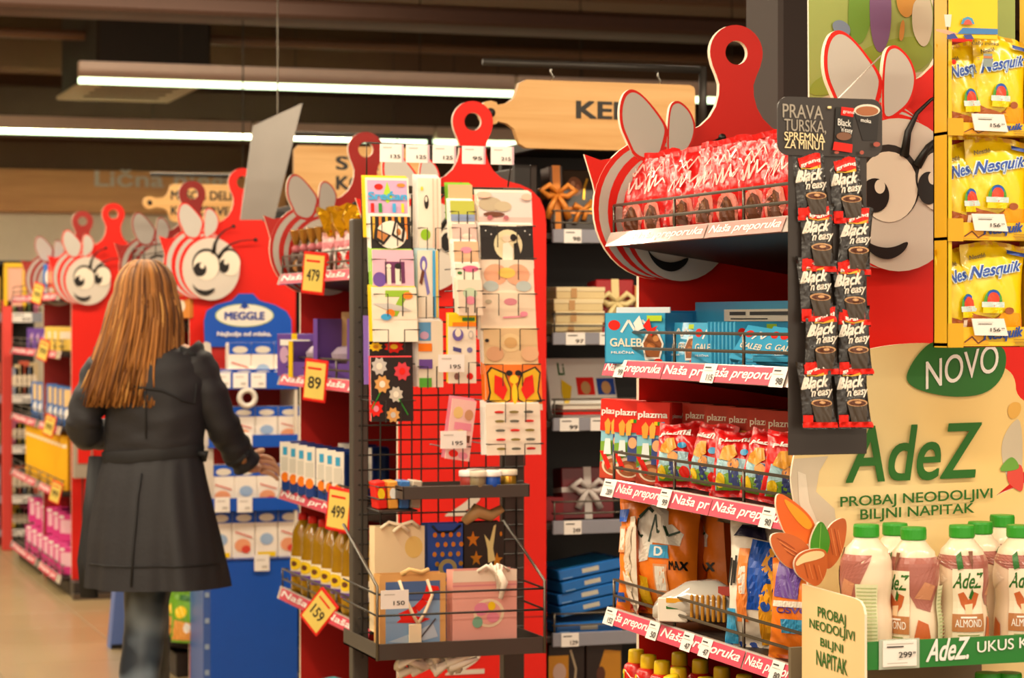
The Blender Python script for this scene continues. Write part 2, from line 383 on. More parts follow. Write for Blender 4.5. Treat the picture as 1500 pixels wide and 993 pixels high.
def make_board(name, label, u, v, tone=RED, extra=None, group=None):
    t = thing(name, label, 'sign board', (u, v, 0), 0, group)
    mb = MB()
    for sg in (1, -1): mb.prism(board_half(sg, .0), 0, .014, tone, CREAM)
    # a joint across the panel
    mb.box(-.22, .22, -.0005, 0, .62, .623, DRED)
    mb.build('panel', t)
    # bee emblem: a flat cut-out standing off the panel
    E = lambda x, z: (x, z+EYE)
    mb = MB()
    tail = [E(*p) for p in ((-.357, .349), (-.32, .337), (-.268, .348), (-.22, .385), (-.15, .36), (-.15, .1), (-.262, .13), (-.305, .172), (-.325, .235), (-.338, .29))]
    mb.prism(tail, -.02, -.012, tone, CREAM)
    mb.prism([E(*p) for p in ellipse(*BST[0], n=40)], -.022, -.012, tone, CREAM)
    y = -.0225
    for k, e in enumerate(BST[1:]):
        y -= .0008
        mb.add([(p[0], y, p[1]+EYE) for p in ellipse(*e, n=40)], [tuple(range(40))], (FACEC if k == 4 else SILV) if k % 2 == 0 else tone)
    mb.build('bee_body', t)
    wl = [(-.262, .375), (-.279, .345+.065), (-.281, .449), (-.272, .478), (-.257, .489), (-.240, .486), (-.217, .468), (-.187, .434), (-.1725, .413), (-.169, .395), (-.19, .33), (-.245, .34)]
    wr = [(-.171, .409), (-.169, .437), (-.164, .459), (-.1525, .4675), (-.139, .465), (-.1185, .447), (-.107, .421), (-.107, .40), (-.1135, .378), (-.1255, .359), (-.17, .33), (-.172, .37)]
    for wng in (wl, wr):
        wng = soft(wng); mb = MB(); mb.prism([E(*p) for p in wng], -.026, -.014, tone, CREAM)
        cx = sum(p[0] for p in wng)/48; cz = sum(p[1] for p in wng)/48
        q = [(cx+(p[0]-cx)*.87, cz+(p[1]-cz)*.90+.0) for p in wng]
        mb.add([(p[0], -.0268, p[1]+EYE) for p in q], [tuple(range(48))], SILV)
        mb.build('wing', t)
    mb = MB(); S = Flat(1, 1, -.0272, 0, EYE, .0006)
    WE = M('f2e6d2', .45, var=.02); ey = ellipse
    mb.draw(S, [('p', ellipse(-.160, .232, .060, .066), INK), ('p', ellipse(-.160, .226, .055, .060), WE),
                ('p', ellipse(-.064, .246, .046, .054), INK), ('p', ellipse(-.062, .237, .044, .052), WE),
                ('p', ellipse(-.187, .211, .027, .029), BLK), ('p', ellipse(-.178, .226, .010, .012), WE),
                ('p', ellipse(-.086, .225, .021, .028), BLK), ('p', ellipse(-.078, .242, .009, .011), WE),
                ('p', soft([(-.222, .158), (-.210, .137), (-.185, .124), (-.155, .122), (-.122, .137), (-.132, .116), (-.16, .101), (-.19, .108), (-.212, .130)]), BLK)])
    mb.build('face_print', t)
    mb = MB()
    for pts in (((-.131, .278), (-.124, .32), (-.107, .352), (-.08, .376), (-.052, .388)), ((-.108, .262), (-.085, .295), (-.055, .318), (-.01, .333), (.042, .336))):
        pp = [(x, -.029, z+EYE) for x, z in pts]; mb.tube(pp, [.009, .0065, .004, .003, .0025], BLK, 6)
    for x, z in ((-.046, .391), (.048, .336)): mb.lathe([(0, -.009), (.007, -.006), (.009, 0), (.007, .006), (0, .009)], BLK, 10, (x, -.029, z+EYE))
    mb.build('antennae', t)
    if extra: extra(t)
    return t
UB = 2.095
def two(t):
    mb = MB(); S = Flat(1, 1, -.001, 0, 0)
    D_, zt = 7.0, EYE+(469-943)/3500*7.0; zb = EYE+(469-982)/3500*7.0
    mb.draw(S, [('t', '2', -.08, .03, zb, zt, M('d9cdbd', .5), 0, .02)]); mb.build('lettering', t)
    mb = MB(); mb.draw(S, [('t', '2', -.08, .03, zb+.46, zt+.46, M('d9cdbd', .5), 0, .02)]); mb.build('lettering', t)
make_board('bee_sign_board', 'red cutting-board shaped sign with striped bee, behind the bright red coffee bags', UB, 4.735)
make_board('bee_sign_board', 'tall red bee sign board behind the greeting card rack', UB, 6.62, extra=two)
make_board('bee_sign_board', 'red bee sign board toned for shade behind the gold wrapped sweets', UB, 7.82, M('c9241c', .4))  # shade on this far-end board put into a darker red
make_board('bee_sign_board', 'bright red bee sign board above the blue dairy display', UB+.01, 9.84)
make_board('bee_sign_board', 'shaded red bee sign board peeking up just right of the shopper\'s head', UB-.02, 10.8, M('b3261f', .45))  # duller red carries the board's shade in its colour
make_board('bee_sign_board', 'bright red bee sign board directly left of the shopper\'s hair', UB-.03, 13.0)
make_board('bee_sign_board', 'farthest red bee sign board, toned for shade, at the far left', UB-.05, 14.0, M('a8261f', .45))  # board's shade painted in as a deeper red
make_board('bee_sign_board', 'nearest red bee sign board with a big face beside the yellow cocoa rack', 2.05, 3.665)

# ---------------------------------------------------------------- endcap shelving
SHF = M('2b211b', .5, metal=.2)
def pricetag(mb_, y, z0, z1, x, w=.05, small='', num='99', yaw=None):
    """white price ticket in a rail facing -x, centre at y"""
    mb_.box(x-.004, x-.002, y-w/2, y+w/2, z0, z1, TAGW)
    S = SideFlat(x-.0042, y+w/2, y-w/2, z0, z1-z0, -1)
    mb_.draw(S, [('r', .12, .6, .72, .80, INK), ('r', .12, .8, .58, .63, SILV), ('t', num, .45, .9, .14, .46, INK)])
def endcap(label, v0, v1, rails, uf=1.785, ub=2.30, pink=(1, 2, 3), tags={}, texts={}, flags={}, plinth=.1, over=0.0, glare=()):
    t = thing('endcap_shelving', label, 'shelving', (uf, v0, 0))
    L = v1-v0; W = ub-uf
    mb = MB(); mb.box(.05, W, 0, L, 0, plinth, SHF, bev=.005); mb.build('plinth', t)
    mb = MB(); mb.box(W, W+.02, 0, L, 0, 1.95, SHF, bev=.002); mb.build('back_panel', t)
    for y in (0, L-.02):
        mb = MB(); mb.box(W-.05, W-.002, y, y+.02, 0, 1.95, BLACKM); mb.build('upright', t)
    for i, (zb, zt) in enumerate(rails):
        mb = MB(); mb.box(.012, W, 0, L, zt-.028, zt-.008, SHF, bev=.003)
        mb.prism([(.03, zt-.0285), (W, zt-.10), (W, zt-.0285)], 0, L, SHF)
        s = mb.build('shelf', t)
        mb = MB(); y0, y1 = -over, L+over*.6
        P = [(0.0, zb), (-.006, zb+.001), (.006, zt), (.011, zt)]     # tilted ticket rail
        mb.add([(x, y, z) for y in (y0, y1) for x, z in P], [(0, 1, 2, 3), (7, 6, 5, 4), (0, 4, 5, 1), (1, 5, 6, 2), (2, 6, 7, 3), (3, 7, 4, 0)], RAILP)
        r = mb.build('price_rail', t)
        xs = lambda b: -.006+.012*b-.002
        class RS:                                 # face of the rail, a runs far to near
            flat = True
            def __call__(s, a, b, l): return (xs(b)-.0005*l, a-v0, zb+b*(zt-zb))
        if i in texts:
            for (ya, yb, txt) in texts[i]:
                mb = MB(); fx = RS()
                pm = PINK if i not in glare else M('eba9a2', .12, coat=1, spec=.9)  # paler pink for glare rails: lamp reflection put into the strip colour
                a, b = max(ya, yb), min(ya, yb)
                class TS:
                    flat = True
                    def __call__(s, q, b2, l): return RS.__call__(None, a+(b-a)*q, b2, l)
                mb.draw(TS(), [('r', 0, 1, .06, .94, pm), ('t', txt, .04, .97, .2, .82, M('fdf2ee', .4), .4, .02)] if txt else [('r', 0, 1, .06, .94, pm)])
                mb.build('promo_strip', r)
        for (yc, wd, num) in tags.get(i, ()):
            mb = MB(); RR = RS()
            class TG:
                flat = True
                def __call__(s, q, b2, l): return RS.__call__(None, yc+wd/2-wd*q, b2, l+3)
            mb.draw(TG(), [('r', 0, 1, 0, 1, TAGW), ('r', .12, .6, .76, .84, INK), ('r', .12, .8, .62, .66, SILV), ('t', num, .45, .9, .14, .46, INK)])
            mb.build('price_tag', r)
        # wire guard
        mb = MB(); g0 = zt+.002
        hs = (.022, .055)
        for h in hs: mb.tube([(.03, .01, g0+h), (.014, .0, g0+h), (.014, L, g0+h), (.03, L-.01, g0+h)], .0032, WIRE, 5)
        k = 0
        while k <= 3: mb.tube([(.014, L*k/3, g0-.01), (.014, L*k/3, g0+hs[1])], .0032, WIRE, 5); k += 1
        mb.build('wire_guard', t)
    for (y, z, rotx, num, i) in flags.get('f', ()):
        f = MB(); a = .052
        f.box(-.003, .003, -a, a, -.075, .075, RED, bev=.004)
        S = SideFlat(-.0032, a*.84, -a*.84, -.064, .128, -1)
        f.draw(S, [('r', 0, 1, 0, 1, M('e9cf6a', .25, coat=.5)), ('r', .1, .8, .8, .86, RED), ('t', num, .18, .82, .28, .6, INK)])
        o = f.build('promo_flag', t, loc=(-.03, y-v0, z), rot=(rotx, 0, radians(38))); o.scale = (.87, .87, .87)
        if y > 9: o.scale = (.8, .8, .8)
    return t
def railz(px, pairs, u): return [(onu(px, b, u)[2], onu(px, t, u)[2]) for t, b in pairs]
UF = 1.785
R1 = railz(888, ((341, 362), (526, 551), (701, 726), (888, 912)), UF)
print('R1', R1)
R1 = R1+[(R1[3][0]-.258, R1[3][1]-.258)]
Y1 = lambda px: onu(px, 0, UF)[1]
tg1 = {1: [(Y1(911), .055, '99'), (Y1(1041), .062, '115'), (Y1(1143), .06, '98')], 2: [(Y1(894), .07, '289'), (Y1(976), .055, '99'), (Y1(1127), .055, '90')],
       3: [(Y1(896), .06, '152'), (Y1(959), .055, '50'), (Y1(1009), .05, '47'), (Y1(1036), .05, '47'), (Y1(1140), .05, '80')]}
tx1 = {0: [(Y1(925), Y1(1035), 'Naša preporuka'), (Y1(1038), Y1(1150), 'Naša preporuka')],
       1: [(Y1(886), Y1(972), 'Naša preporuka'), (Y1(973), Y1(1032), 'Naša pr'), (Y1(1033), Y1(1152), 'Naša preporuka')],
       2: [(Y1(903), Y1(985), 'Naša preporuka'), (Y1(986), Y1(1042), 'Naša pr'), (Y1(1043), Y1(1165), 'Naša preporuka')],
       3: [(Y1(890), Y1(965), 'Naša preporuka'), (Y1(967), Y1(1090), 'Naša preporuka'), (Y1(1092), Y1(1180), 'Naša preporuka')]}
tx1[4] = tx1[3]
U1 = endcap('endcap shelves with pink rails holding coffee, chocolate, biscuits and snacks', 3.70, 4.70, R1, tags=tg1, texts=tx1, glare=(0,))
R2 = railz(412, ((401, 417), (547, 564), (715, 731), (860, 878)), UF); R2 = R2+[(.12, .155)]
Y2 = lambda px: onu(px, 0, UF)[1]
st2 = lambda px0, px1, n: [(Y2(px0+(px1-px0)*i/n), Y2(px0+(px1-px0)*(i+1)/n)-.01, 'Naša pr') for i in range(n)]
U2 = endcap('endcap shelves with wrapped sweets, milk bags and sunflower oil left of the card rack', 6.70, 7.78, R2,
            texts={0: st2(412, 530, 2), 1: st2(412, 530, 2), 2: st2(412, 530, 2), 3: st2(412, 540, 2)},
            flags={'f': [(Y2(474), onu(462, 401, UF)[2], 0.1, '479', 0), (Y2(476), onu(464, 556, UF)[2], 0.1, '89', 1), (Y2(511), onu(498, 742, UF)[2], 0.12, '499', 2), (Y2(482), onu(467, 888, UF)[2], .75, '159', 3)]})
Y3 = lambda px: onu(px, 0, UF)[1]
R3 = [(EYE+(469-b)/3500*10.4, EYE+(469-t_)/3500*10.4) for t_, b in ((380, 394), (466, 480), (605, 619), (760, 774), (918, 932))]
U3 = endcap('endcap shelves behind the shopper with green and orange pouches at the bottom', 9.9, 10.76, R3, texts={4: [(10.7, 10.1, 'Naša pr')], 1: [(10.7, 10.1, 'Naša pr')]})
R4 = [(EYE+(469-b)/3500*13.6, EYE+(469-t_)/3500*13.6) for t_, b in ((430, 441), (512, 523), (618, 629), (708, 719), (826, 837))]
U4 = endcap('farthest endcap shelves with yellow books and magenta boxes at the far left', 13.06, 13.96, R4, texts={i: [(13.9, 13.2, 'Naša pr')] for i in range(5)},
            flags={'f': [(13.75-.25*i, R4[i][1], .3, '99', i) for i in range(4)]})
U5 = endcap('last dark endcap shelves beyond the farthest red board', 14.06, 15.3, R4, texts={i: [(15.2, 14.1, 'Naša pr')] for i in range(5)})
# ---------------------------------------------------------------- gondola faces in the cross aisles
def gondola(label, v, x0, x1, rails, top=2.0, tagpx={}, back=BLACKM):
    t = thing('gondola_shelving', label, 'shelving', (x0, v, 0)); L = x1-x0
    mb = MB(); mb.box(0, L, .42, .45, 0, top, back); mb.build('back_panel', t)
    mb = MB(); mb.box(0, L, .03, .42, 0, .1, SHF, bev=.004); mb.build('plinth', t)
    mb = MB(); mb.box(0, L, .05, .45, top, top+.03, BLACKM, bev=.003); mb.build('top_panel', t)
    for i, (zb, zt) in enumerate(rails):
        mb = MB(); mb.box(0, L, .01, .42, zt-.03, zt-.01, SHF, bev=.003); mb.build('shelf', t)
        mb = MB(); mb.box(.02, L, -.004, .008, zb, zt, RAILG, bev=.002); r = mb.build('price_rail', t)
        for (xc, wd, num) in tagpx.get(i, ()):
            mb = MB(); mb.box(xc-wd/2, xc+wd/2, -.007, -.005, zb, zt, TAGW)
            mb.draw(Flat(wd, zt-zb, -.0072, xc-wd/2, zb), [('r', .1, .6, .72, .80, INK), ('t', num, .5, .92, .15, .45, INK)])
            mb.build('price_tag', r)
        mb = MB()
        for h in (.02, .055): mb.tube([(.03, .03, zt+h), (.03, .012, zt+h), (L, .012, zt+h)], .003, WIRE, 5)
        for k in range(int(L/.25)+1): mb.tube([(.03+k*.25, .012, zt-.01), (.03+k*.25, .012, zt+.055)], .003, WIRE, 5)
        mb.build('wire_guard', t)
    return t
VG = 6.66
gz = [(onv(850, b, VG)[2], onv(850, t_, VG)[2]) for t_, b in ((336, 356), (487, 505), (612, 631), (762, 782), (926, 946))]
gx = lambda px: onv(px, 0, VG)[0]-2.335
GT = {0: [(gx(838), .055, '98')], 1: [(gx(842), .06, '97'), (gx(890), .055, '97')], 2: [(gx(833), .06, '99'), (gx(878), .06, '99')], 3: [(gx(838), .055, '249')], 4: [(gx(834), .055, '129')]}
GG = gondola('dark gift shelving with grey rails seen between the card rack and coffee shelves', VG, 2.335, 3.7, gz, 2.0, GT)
gz3 = [(z-.045, z) for z in (1.75, 1.45, 1.15, .8, .45)]
gondola('dark shelving seen through the gap right of the blue dairy display', 9.86, 2.34, 3.7, gz3, 1.95)
gondola('far shelving behind the second cross aisle', 13.02, 2.36, 3.7, gz3, 1.95)
# ================================================================ products on the near endcap
R_ = random.Random(3)
def swirl(n, R, a0, a1, b0, b1):
    p = []; 
    for i in range(n+1):
        t = i/n; p.append((a0+(a1-a0)*t, b0+(b1-b0)*(.5+.5*sin(t*9+R.random()*1.5))))
    return p
def coffee_bag(seed):
    mb = MB(); P = Pouch(.118, .175, .066, seed, 'stand', .006); P.mesh(mb, FOILR, FOILRD, seal=FOILR); R = random.Random(seed)
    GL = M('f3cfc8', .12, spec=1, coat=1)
    ops = [('p', [(.30, .06), (.72, .05), (.78, .2), (.70, .36), (.52, .42), (.34, .34), (.26, .18)], M('e88a78', .3)),
           ('p', [(.36, .07), (.66, .06), (.70, .18), (.62, .31), (.52, .35), (.40, .29), (.34, .17)], BROWN),
           ('p', [(.42, .2), (.6, .22), (.56, .3), (.45, .3)], M('8a5a3a', .3)),
           ('l', [(.16, .46), (.26, .60), (.30, .48), (.40, .66), (.44, .50), (.56, .70), (.60, .56), (.74, .66), (.84, .60)], .016, .011, M('f6d6cc', .25)), ('l', [(.3, .70), (.4, .82), (.5, .72), (.62, .86), (.74, .76)], .013, .010, M('f3bfb2', .25))]
    ops += [('r', .1, .9, .02, .06, FOILRD)]
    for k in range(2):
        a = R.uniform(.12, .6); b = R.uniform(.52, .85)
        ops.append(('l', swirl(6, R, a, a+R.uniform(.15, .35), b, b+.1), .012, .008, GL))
    mb.draw(P, ops); return mb.build('coffee_bag', me_only=True)
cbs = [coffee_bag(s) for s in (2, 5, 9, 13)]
zt = R1[0][1]-.008
cat1 = 'coffee bags on the top endcap shelf'
pxs = [908, 938, 972, 1006, 1046, 1082, 1120, 1152]
for k, px in enumerate(pxs):
    u = 1.86; y = onu(px, 0, u)[1]
    inst('coffee_bag', cbs[k % 4], (u, y, zt), 0, ORD[k]+' glossy red coffee bag from the left in the front row of the top shelf', 'coffee bag', cat1,
         rot=(radians(R_.uniform(-7, 2)), 0, radians(-62+R_.uniform(-14, 14))))
for k in range(8):
    u = 1.965; y = 4.62-.118*k
    inst('coffee_bag', cbs[(k+2) % 4], (u, y, zt+.001*k), 0, ORD[k]+' red coffee bag from the left in the second row of the top shelf', 'coffee bag', cat1,
         rot=(radians(R_.uniform(-4, 6)), 0, radians(-60+R_.uniform(-18, 18))))
for k, (u, y, dz, rx) in enumerate(((1.93, 4.13, .115, -35), (2.0, 3.98, .12, -50), (1.95, 3.83, .12, -42))):
    inst('coffee_bag', cbs[k], (u, y, zt+dz-.03), 0, ('farthest', 'middle', 'nearest')[k]+' of three crumpled red coffee bags lying on top of the coffee rows', 'coffee bag', cat1,
         rot=(radians(rx), radians(12), radians(-50+10*k)))
inst('coffee_bag', cbs[1], (1.845, 3.735, zt), 0, 'plain red back of a coffee bag at the near end of the top shelf', 'coffee bag', cat1, rot=(0, 0, radians(20)))

# --- chocolate shelf
zt = R1[1][1]-.008
AL = M('9a5a33', .35); SKY = M('3fa9d6', .3, coat=.3); SKYD = M('2387bd', .35)
choc_ops = lambda: [('r', 0, 1, 0, 1, SKY), ('e', .16, .76, .10, .10, RED), ('l', [(.28, .62), (.4, .86), (.5, .66), (.62, .86), (.75, .7)], .02, .02, WHITE),
                    ('t', 'GALEB', .1, .62, .34, .50, CREAM, 0, .02), ('t', 'MLEČNA', .12, .5, .2, .26, WHITE), ('p', [(.68, .08), (.92, .1), (.98, .4), (.88, .68), (.72, .66), (.62, .4)], WHITE),
                    ('p', [(.70, .14), (.90, .14), (.95, .4), (.86, .62), (.74, .6), (.65, .4)], AL), ('e', .78, .34, .07, .08, M('c4773f', .3)), ('e', .86, .5, .05, .06, M('d08b52', .3)), ('e', .9, .06, .07, .05, RED), ('r', .72, .96, .84, .95, M('b9d62c', .4))]
def bar(wd=.088, h=.085, d=.012):
    mb = MB(); mb.box(-wd/2, wd/2, -d/2, d/2, 0, h, SKY, bev=.002); mb.draw(Flat(wd, h, -d/2), choc_ops()); return mb.build('chocolate_bar', me_only=True)
bar_me = bar()
def on1(px, u=UF+.05): return onu(px, 0, u)[1]
# large display carton at the far end
t = thing('display_carton', 'open blue display carton of chocolate at the left end of the second shelf', 'carton', (1.84, (on1(903)+on1(973))/2-.04, zt), radians(-62))
mb = MB(); W, H, D = .165, .105, .09
mb.box(-W/2, W/2, -D/2, -D/2+.003, 0, H, SKY); mb.box(-W/2, -W/2+.003, -D/2, D/2, 0, H, SKY); mb.box(W/2-.003, W/2, -D/2, D/2, 0, H, SKYD); mb.box(-W/2, W/2, D/2-.003, D/2, 0, H*1.0, SKYD); mb.box(-W/2, W/2, -D/2, D/2, 0, .003, SKYD)
mb.draw(Flat(W, H, -D/2), choc_ops()[1:]+[('p', [(.5, .8), (.6, .95), (.68, .7), (.56, .64)], WHITE), ('p', [(.66, .75), (.76, .9), (.8, .7), (.9, .75), (.8, .55)], RED)])
mb.build('carton_body', t)
mb = MB(); mb.box(-W/2+.01, W/2-.01, -.02, -.017, .06, H+.012, M('dfe6ea', .5)); mb.build('carton_flap', t)
# long open tray
y0, y1 = 4.69, 3.74
t = thing('display_tray', 'long open blue chocolate tray with high back and small cream notice', 'carton', (1.93, (y0+y1)/2, zt), radians(-90))
W = y0-y1
mb = MB(); mb.box(-W/2, W/2, .05, .054, 0, .128, SKY); mb.box(-W/2, W/2, -.05, .05, 0, .004, SKYD); mb.box(-W/2, -W/2+.004, -.05, .05, 0, .11, SKYD); mb.box(W/2-.004, W/2, -.05, .05, 0, .11, SKYD)
mb.build('tray_body', t)
mb = MB(); mb.box(-W*.33, W*.05, .046, .0495, .088, .112, CREAM); mb.draw(Flat(W*.38, .024, .046, -W*.33, .088), [('r', .08, .3, .5, .8, INK), ('r', .36, .9, .5, .8, INK), ('r', .1, .6, .15, .25, INK)]); mb.build('notice_label', t)
for k, (px, dz) in enumerate(((998, 0), (1044, 0))):
    inst('chocolate_bar', bar_me, (1.87-.005*k, on1(px, 1.87), zt), 0, ('left', 'right')[k]+' of two upright blue chocolate bars facing out mid second shelf', 'chocolate bar', 'blue chocolate bars',
         rot=(radians(-8), 0, radians(-60)))
for k in range(8):
    inst('chocolate_bar', bar_me, (1.905+.0*k, on1(1064, 1.9)-.018*k, zt+.002), 0, ORD[k]+' bar from the left in the row of blue chocolate bars standing edge on', 'chocolate bar', 'blue chocolate bars', rot=(0, 0, radians(-8+k)))
for k, (px, u, dz, ry) in enumerate(((1098, 1.85, .008, -20), (1136, 1.85, .006, -16), (1150, 1.86, .004, -10))):
    inst('chocolate_bar', bar_me, (u, on1(px, u), zt+dz), 0, ('left', 'middle', 'right')[k]+' of the blue chocolate bars leaning back at the near end of the second shelf', 'chocolate bar', 'blue chocolate bars',
         rot=(radians(-42), radians(8), radians(-55)))
for k in range(2):
    inst('chocolate_bar', bar_me, (1.84, on1(1108+22*k, 1.84), zt+.006+.012*k), 0, ('lower', 'upper')[k]+' blue chocolate bar lying flat at the near end of the second shelf', 'chocolate bar', 'blue chocolate bars', rot=(radians(-84), 0, radians(-60)))

# --- biscuit shelf
zt = R1[2][1]-.008
RB = M('e0281c', .35, coat=.2)
bis_ops = lambda: [('r', 0, 1, 0, .62, M('8cc9dd', .4)), ('p', [(0, .2), (.4, .3), (1, .26), (1, .5), (0, .46)], M('7fae3a', .4)), ('r', 0, 1, 0, .2, M('c2452c', .4)), ('e', .5, .16, .42, .13, M('f0d9c0', .4)), ('e', .5, .15, .34, .10, M('9c5a34', .4)), ('e', .5, .15, .18, .05, M('c98a58', .4)),
                   ('p', [(.0, .34), (.18, .34), (.42, .14), (.3, .1)], RED), ('r', 0, 1, .60, 1, RB), ('p', [(.2, .56), (.34, .56), (.38, .7), (.28, .76), (.16, .70)], M('eaa63c', .4)), ('p', [(.42, .56), (.56, .56), (.6, .7), (.5, .76), (.4, .70)], M('f0b449', .4)),
                   ('t', 'plazma', .06, .94, .79, .89, WHITE, 0, .03), ('r', .55, .65, .72, .765, YEL), ('r', .66, .76, .72, .765, GREEN), ('r', .77, .87, .72, .765, CYAN),
                   ('r', .5, .85, .24, .56, M('3a4a86', .4)), ('e', .66, .47, .14, .07, M('e8b07c', .4)), ('p', [(.2, .3), (.46, .3), (.42, .5), (.24, .5)], M('e2f0f0', .4))]
mb = MB(); W, H, D = .082, .172, .045
mb.box(-W/2, W/2, -D/2, D/2, 0, H, RB, bev=.0015); mb.draw(Flat(W*.98, H*.98, -D/2, z0=.002), bis_ops())
mb.draw(SideFlat(W/2, -D/2, D/2, 0, H, 1), [('r', .08, .92, .05, .6, M('c8dfe0', .4)), ('t', 'plazma', .1, .9, .8, .86, WHITE)])
bis_me = mb.build('biscuit_box', me_only=True)
for k, px in enumerate((909, 930, 964)):
    inst('biscuit_box', bis_me, (1.855, on1(px, 1.855), zt), 0, ('leftmost', 'second from left', 'third from left')[k]+' of three tall red biscuit boxes at the front of the third shelf', 'biscuit box', 'biscuit boxes', rot=(radians(-3), 0, radians(-62+4*k)))
mb = MB(); W, H, D = .085, .105, .045
BRD = M('7a1a12', .4); BOX_SHADE = M('9a3416', .4)  # shelf shade put into the colours of the back-row boxes
mb.box(-W/2, W/2, -D/2, D/2, 0, .17, BOX_SHADE, bev=.0015)
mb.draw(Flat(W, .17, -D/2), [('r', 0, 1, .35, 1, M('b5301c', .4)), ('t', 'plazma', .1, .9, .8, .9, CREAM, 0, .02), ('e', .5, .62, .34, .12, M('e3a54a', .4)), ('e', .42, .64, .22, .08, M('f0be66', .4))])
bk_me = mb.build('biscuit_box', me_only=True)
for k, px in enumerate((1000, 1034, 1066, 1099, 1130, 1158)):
    inst('biscuit_box', bk_me, (1.935, max(3.76, on1(px, 1.935)), zt), 0, ORD[k]+' shade-darkened biscuit box from the left in the shaded back row of the third shelf', 'biscuit box', 'shaded biscuit boxes', rot=(0, 0, radians(-66)))
def biscuit_bag(seed):
    mb = MB(); P = Pouch(.112, .135, .055, seed, 'pillow', .006); P.mesh(mb, FOILR, M('d4545a', .3, bump=.4), seal=FOILR)
    mb.draw(P, [('p', [(.12, .08), (.88, .08), (.84, .5), (.16, .52)], M('a9d3de', .35)), ('p', [(.14, .08), (.86, .08), (.84, .26), (.4, .3), (.16, .24)], M('7cab36', .35)), ('r', .42, .62, .12, .5, M('3b4a84', .4)), ('e', .52, .42, .12, .08, M('eaa25a', .4)), ('e', .24, .2, .1, .1, YEL), ('e', .76, .2, .1, .09, RED),
                ('p', [(.2, .5), (.44, .46), (.6, .56), (.5, .72), (.3, .70)], M('e7a63f', .35)), ('t', 'plazma', .16, .84, .74, .86, WHITE, .4, .03), ('e', .72, .6, .08, .05, CYAN)])
    return mb.build('biscuit_bag', me_only=True)
bbs = [biscuit_bag(s) for s in (4, 8, 21)]
for k, (px, u, rx, rz) in enumerate(((992, 1.85, -16, -55), (1036, 1.86, -10, -70), (1078, 1.85, -22, -48), (1116, 1.85, -14, -62), (1152, 1.86, -8, -40))):
    inst('biscuit_bag', bbs[k % 3], (u, on1(px, u), zt+.004), 0, ORD[k]+' crinkled red biscuit bag from the left along the front of the third shelf', 'biscuit bag', 'biscuit bags', rot=(radians(rx), radians(R_.uniform(-8, 8)), radians(rz)))

# --- snack shelf
zt = R1[3][1]-.008
def snack_bag(name, wd, h, d, seed, base, back, ops, kind='pillow', cr=.006):
    mb = MB(); P = Pouch(wd, h, d, seed, kind, cr); P.mesh(mb, base, back, seal=base); mb.draw(P, ops); return mb.build(name, me_only=True)
PALE = M('efe6d8', .4)
puff_ops = [('p', [(.30, .55), (.36, .86), (.5, .93), (.66, .86), (.74, .68), (.55, .62), (.5, .45), (.36, .42)], PALE), ('p', [(.5, .6), (.86, .58), (.9, .68), (.74, .76), (.55, .72)], PALE),
            ('l', [(.5, .84), (.42, .88), (.34, .8), (.34, .68), (.42, .64)], .018, .014, M('1e3a22', .4)), ('l', [(.5, .6), (.54, .82), (.6, .68), (.68, .74), (.74, .66), (.86, .7)], .012, .01, M('1e3a22', .4)),
            ('r', .52, .76, .47, .58, CYAN), ('t', 'D', .58, .68, .49, .565, WHITE, 0, .03), ('t', 'MAX', .76, .95, .38, .45, BLK, 0, .04), ('t', 'X', .2, .28, .42, .49, BLK, 0, .04),
            ('r', .04, .17, .50, .72, M('e8a06a', .4)), ('r', .06, .15, .52, .70, PALE), ('r', .58, .74, .14, .42, M('e8a06a', .4)), ('r', .60, .72, .20, .40, PALE), ('p', [(.22, .1), (.5, .08), (.5, .3), (.24, .34)], YELD), ('p', [(.2, .02), (.4, .03), (.36, .12), (.22, .12)], M('f0442c', .4)), ('r', .04, .18, .76, .88, BLUE), ('r', .05, .16, .08, .16, BLUE)]
pf = snack_bag('snack_bag', .20, .245, .09, 31, ORG, ORGD, puff_ops, 'pillow', .009)
inst('snack_bag', pf, (1.86, on1(962, 1.86), zt), 0, 'big orange corn puff bag facing out at the left end of the fourth shelf', 'snack bag', rot=(radians(-8), 0, radians(-52)))
pf2 = snack_bag('snack_bag', .12, .20, .03, 33, M('e6d7c4', .4, bump=.2), ORGD, [('r', .03, .06, .1, .9, BLK), ('p', [(.1, .1), (.9, .1), (.9, .9), (.1, .9)], M('dfcdb8', .4))])
inst('snack_bag', pf2, (1.828, 4.66, zt), 0, 'pale back of a puff bag standing behind the big orange bag', 'snack bag', rot=(radians(4), 0, radians(-100)))
pf3 = snack_bag('snack_bag', .17, .19, .05, 35, M('d8c9ae', .3, bump=.4), M('c7b08a', .3), [('p', [(.2, .2), (.8, .25), (.7, .7), (.3, .6)], M('e7ddcc', .35)), ('r', .1, .9, .86, .93, GOLD)])
inst('snack_bag', pf3, (1.875, 4.66, zt+.175), 0, 'cream and gold snack bag lying on top at the left end of the fourth shelf', 'snack bag', rot=(radians(-62), radians(28), radians(-40)))
for k, (px, u) in enumerate(((1008, 1.945), (1046, 1.995), (1078, 2.04))):
    inst('snack_bag', pf, (u, on1(px, u), zt), 0, ('orange puff bag just right of the big front one', 'orange puff bag with its side seam out, behind the lying bread pack', 'orange puff bag deepest in the shade of the fourth shelf')[k], 'snack bag', 'orange puff bags', rot=(radians(2), 0, radians(-100+6*k)))
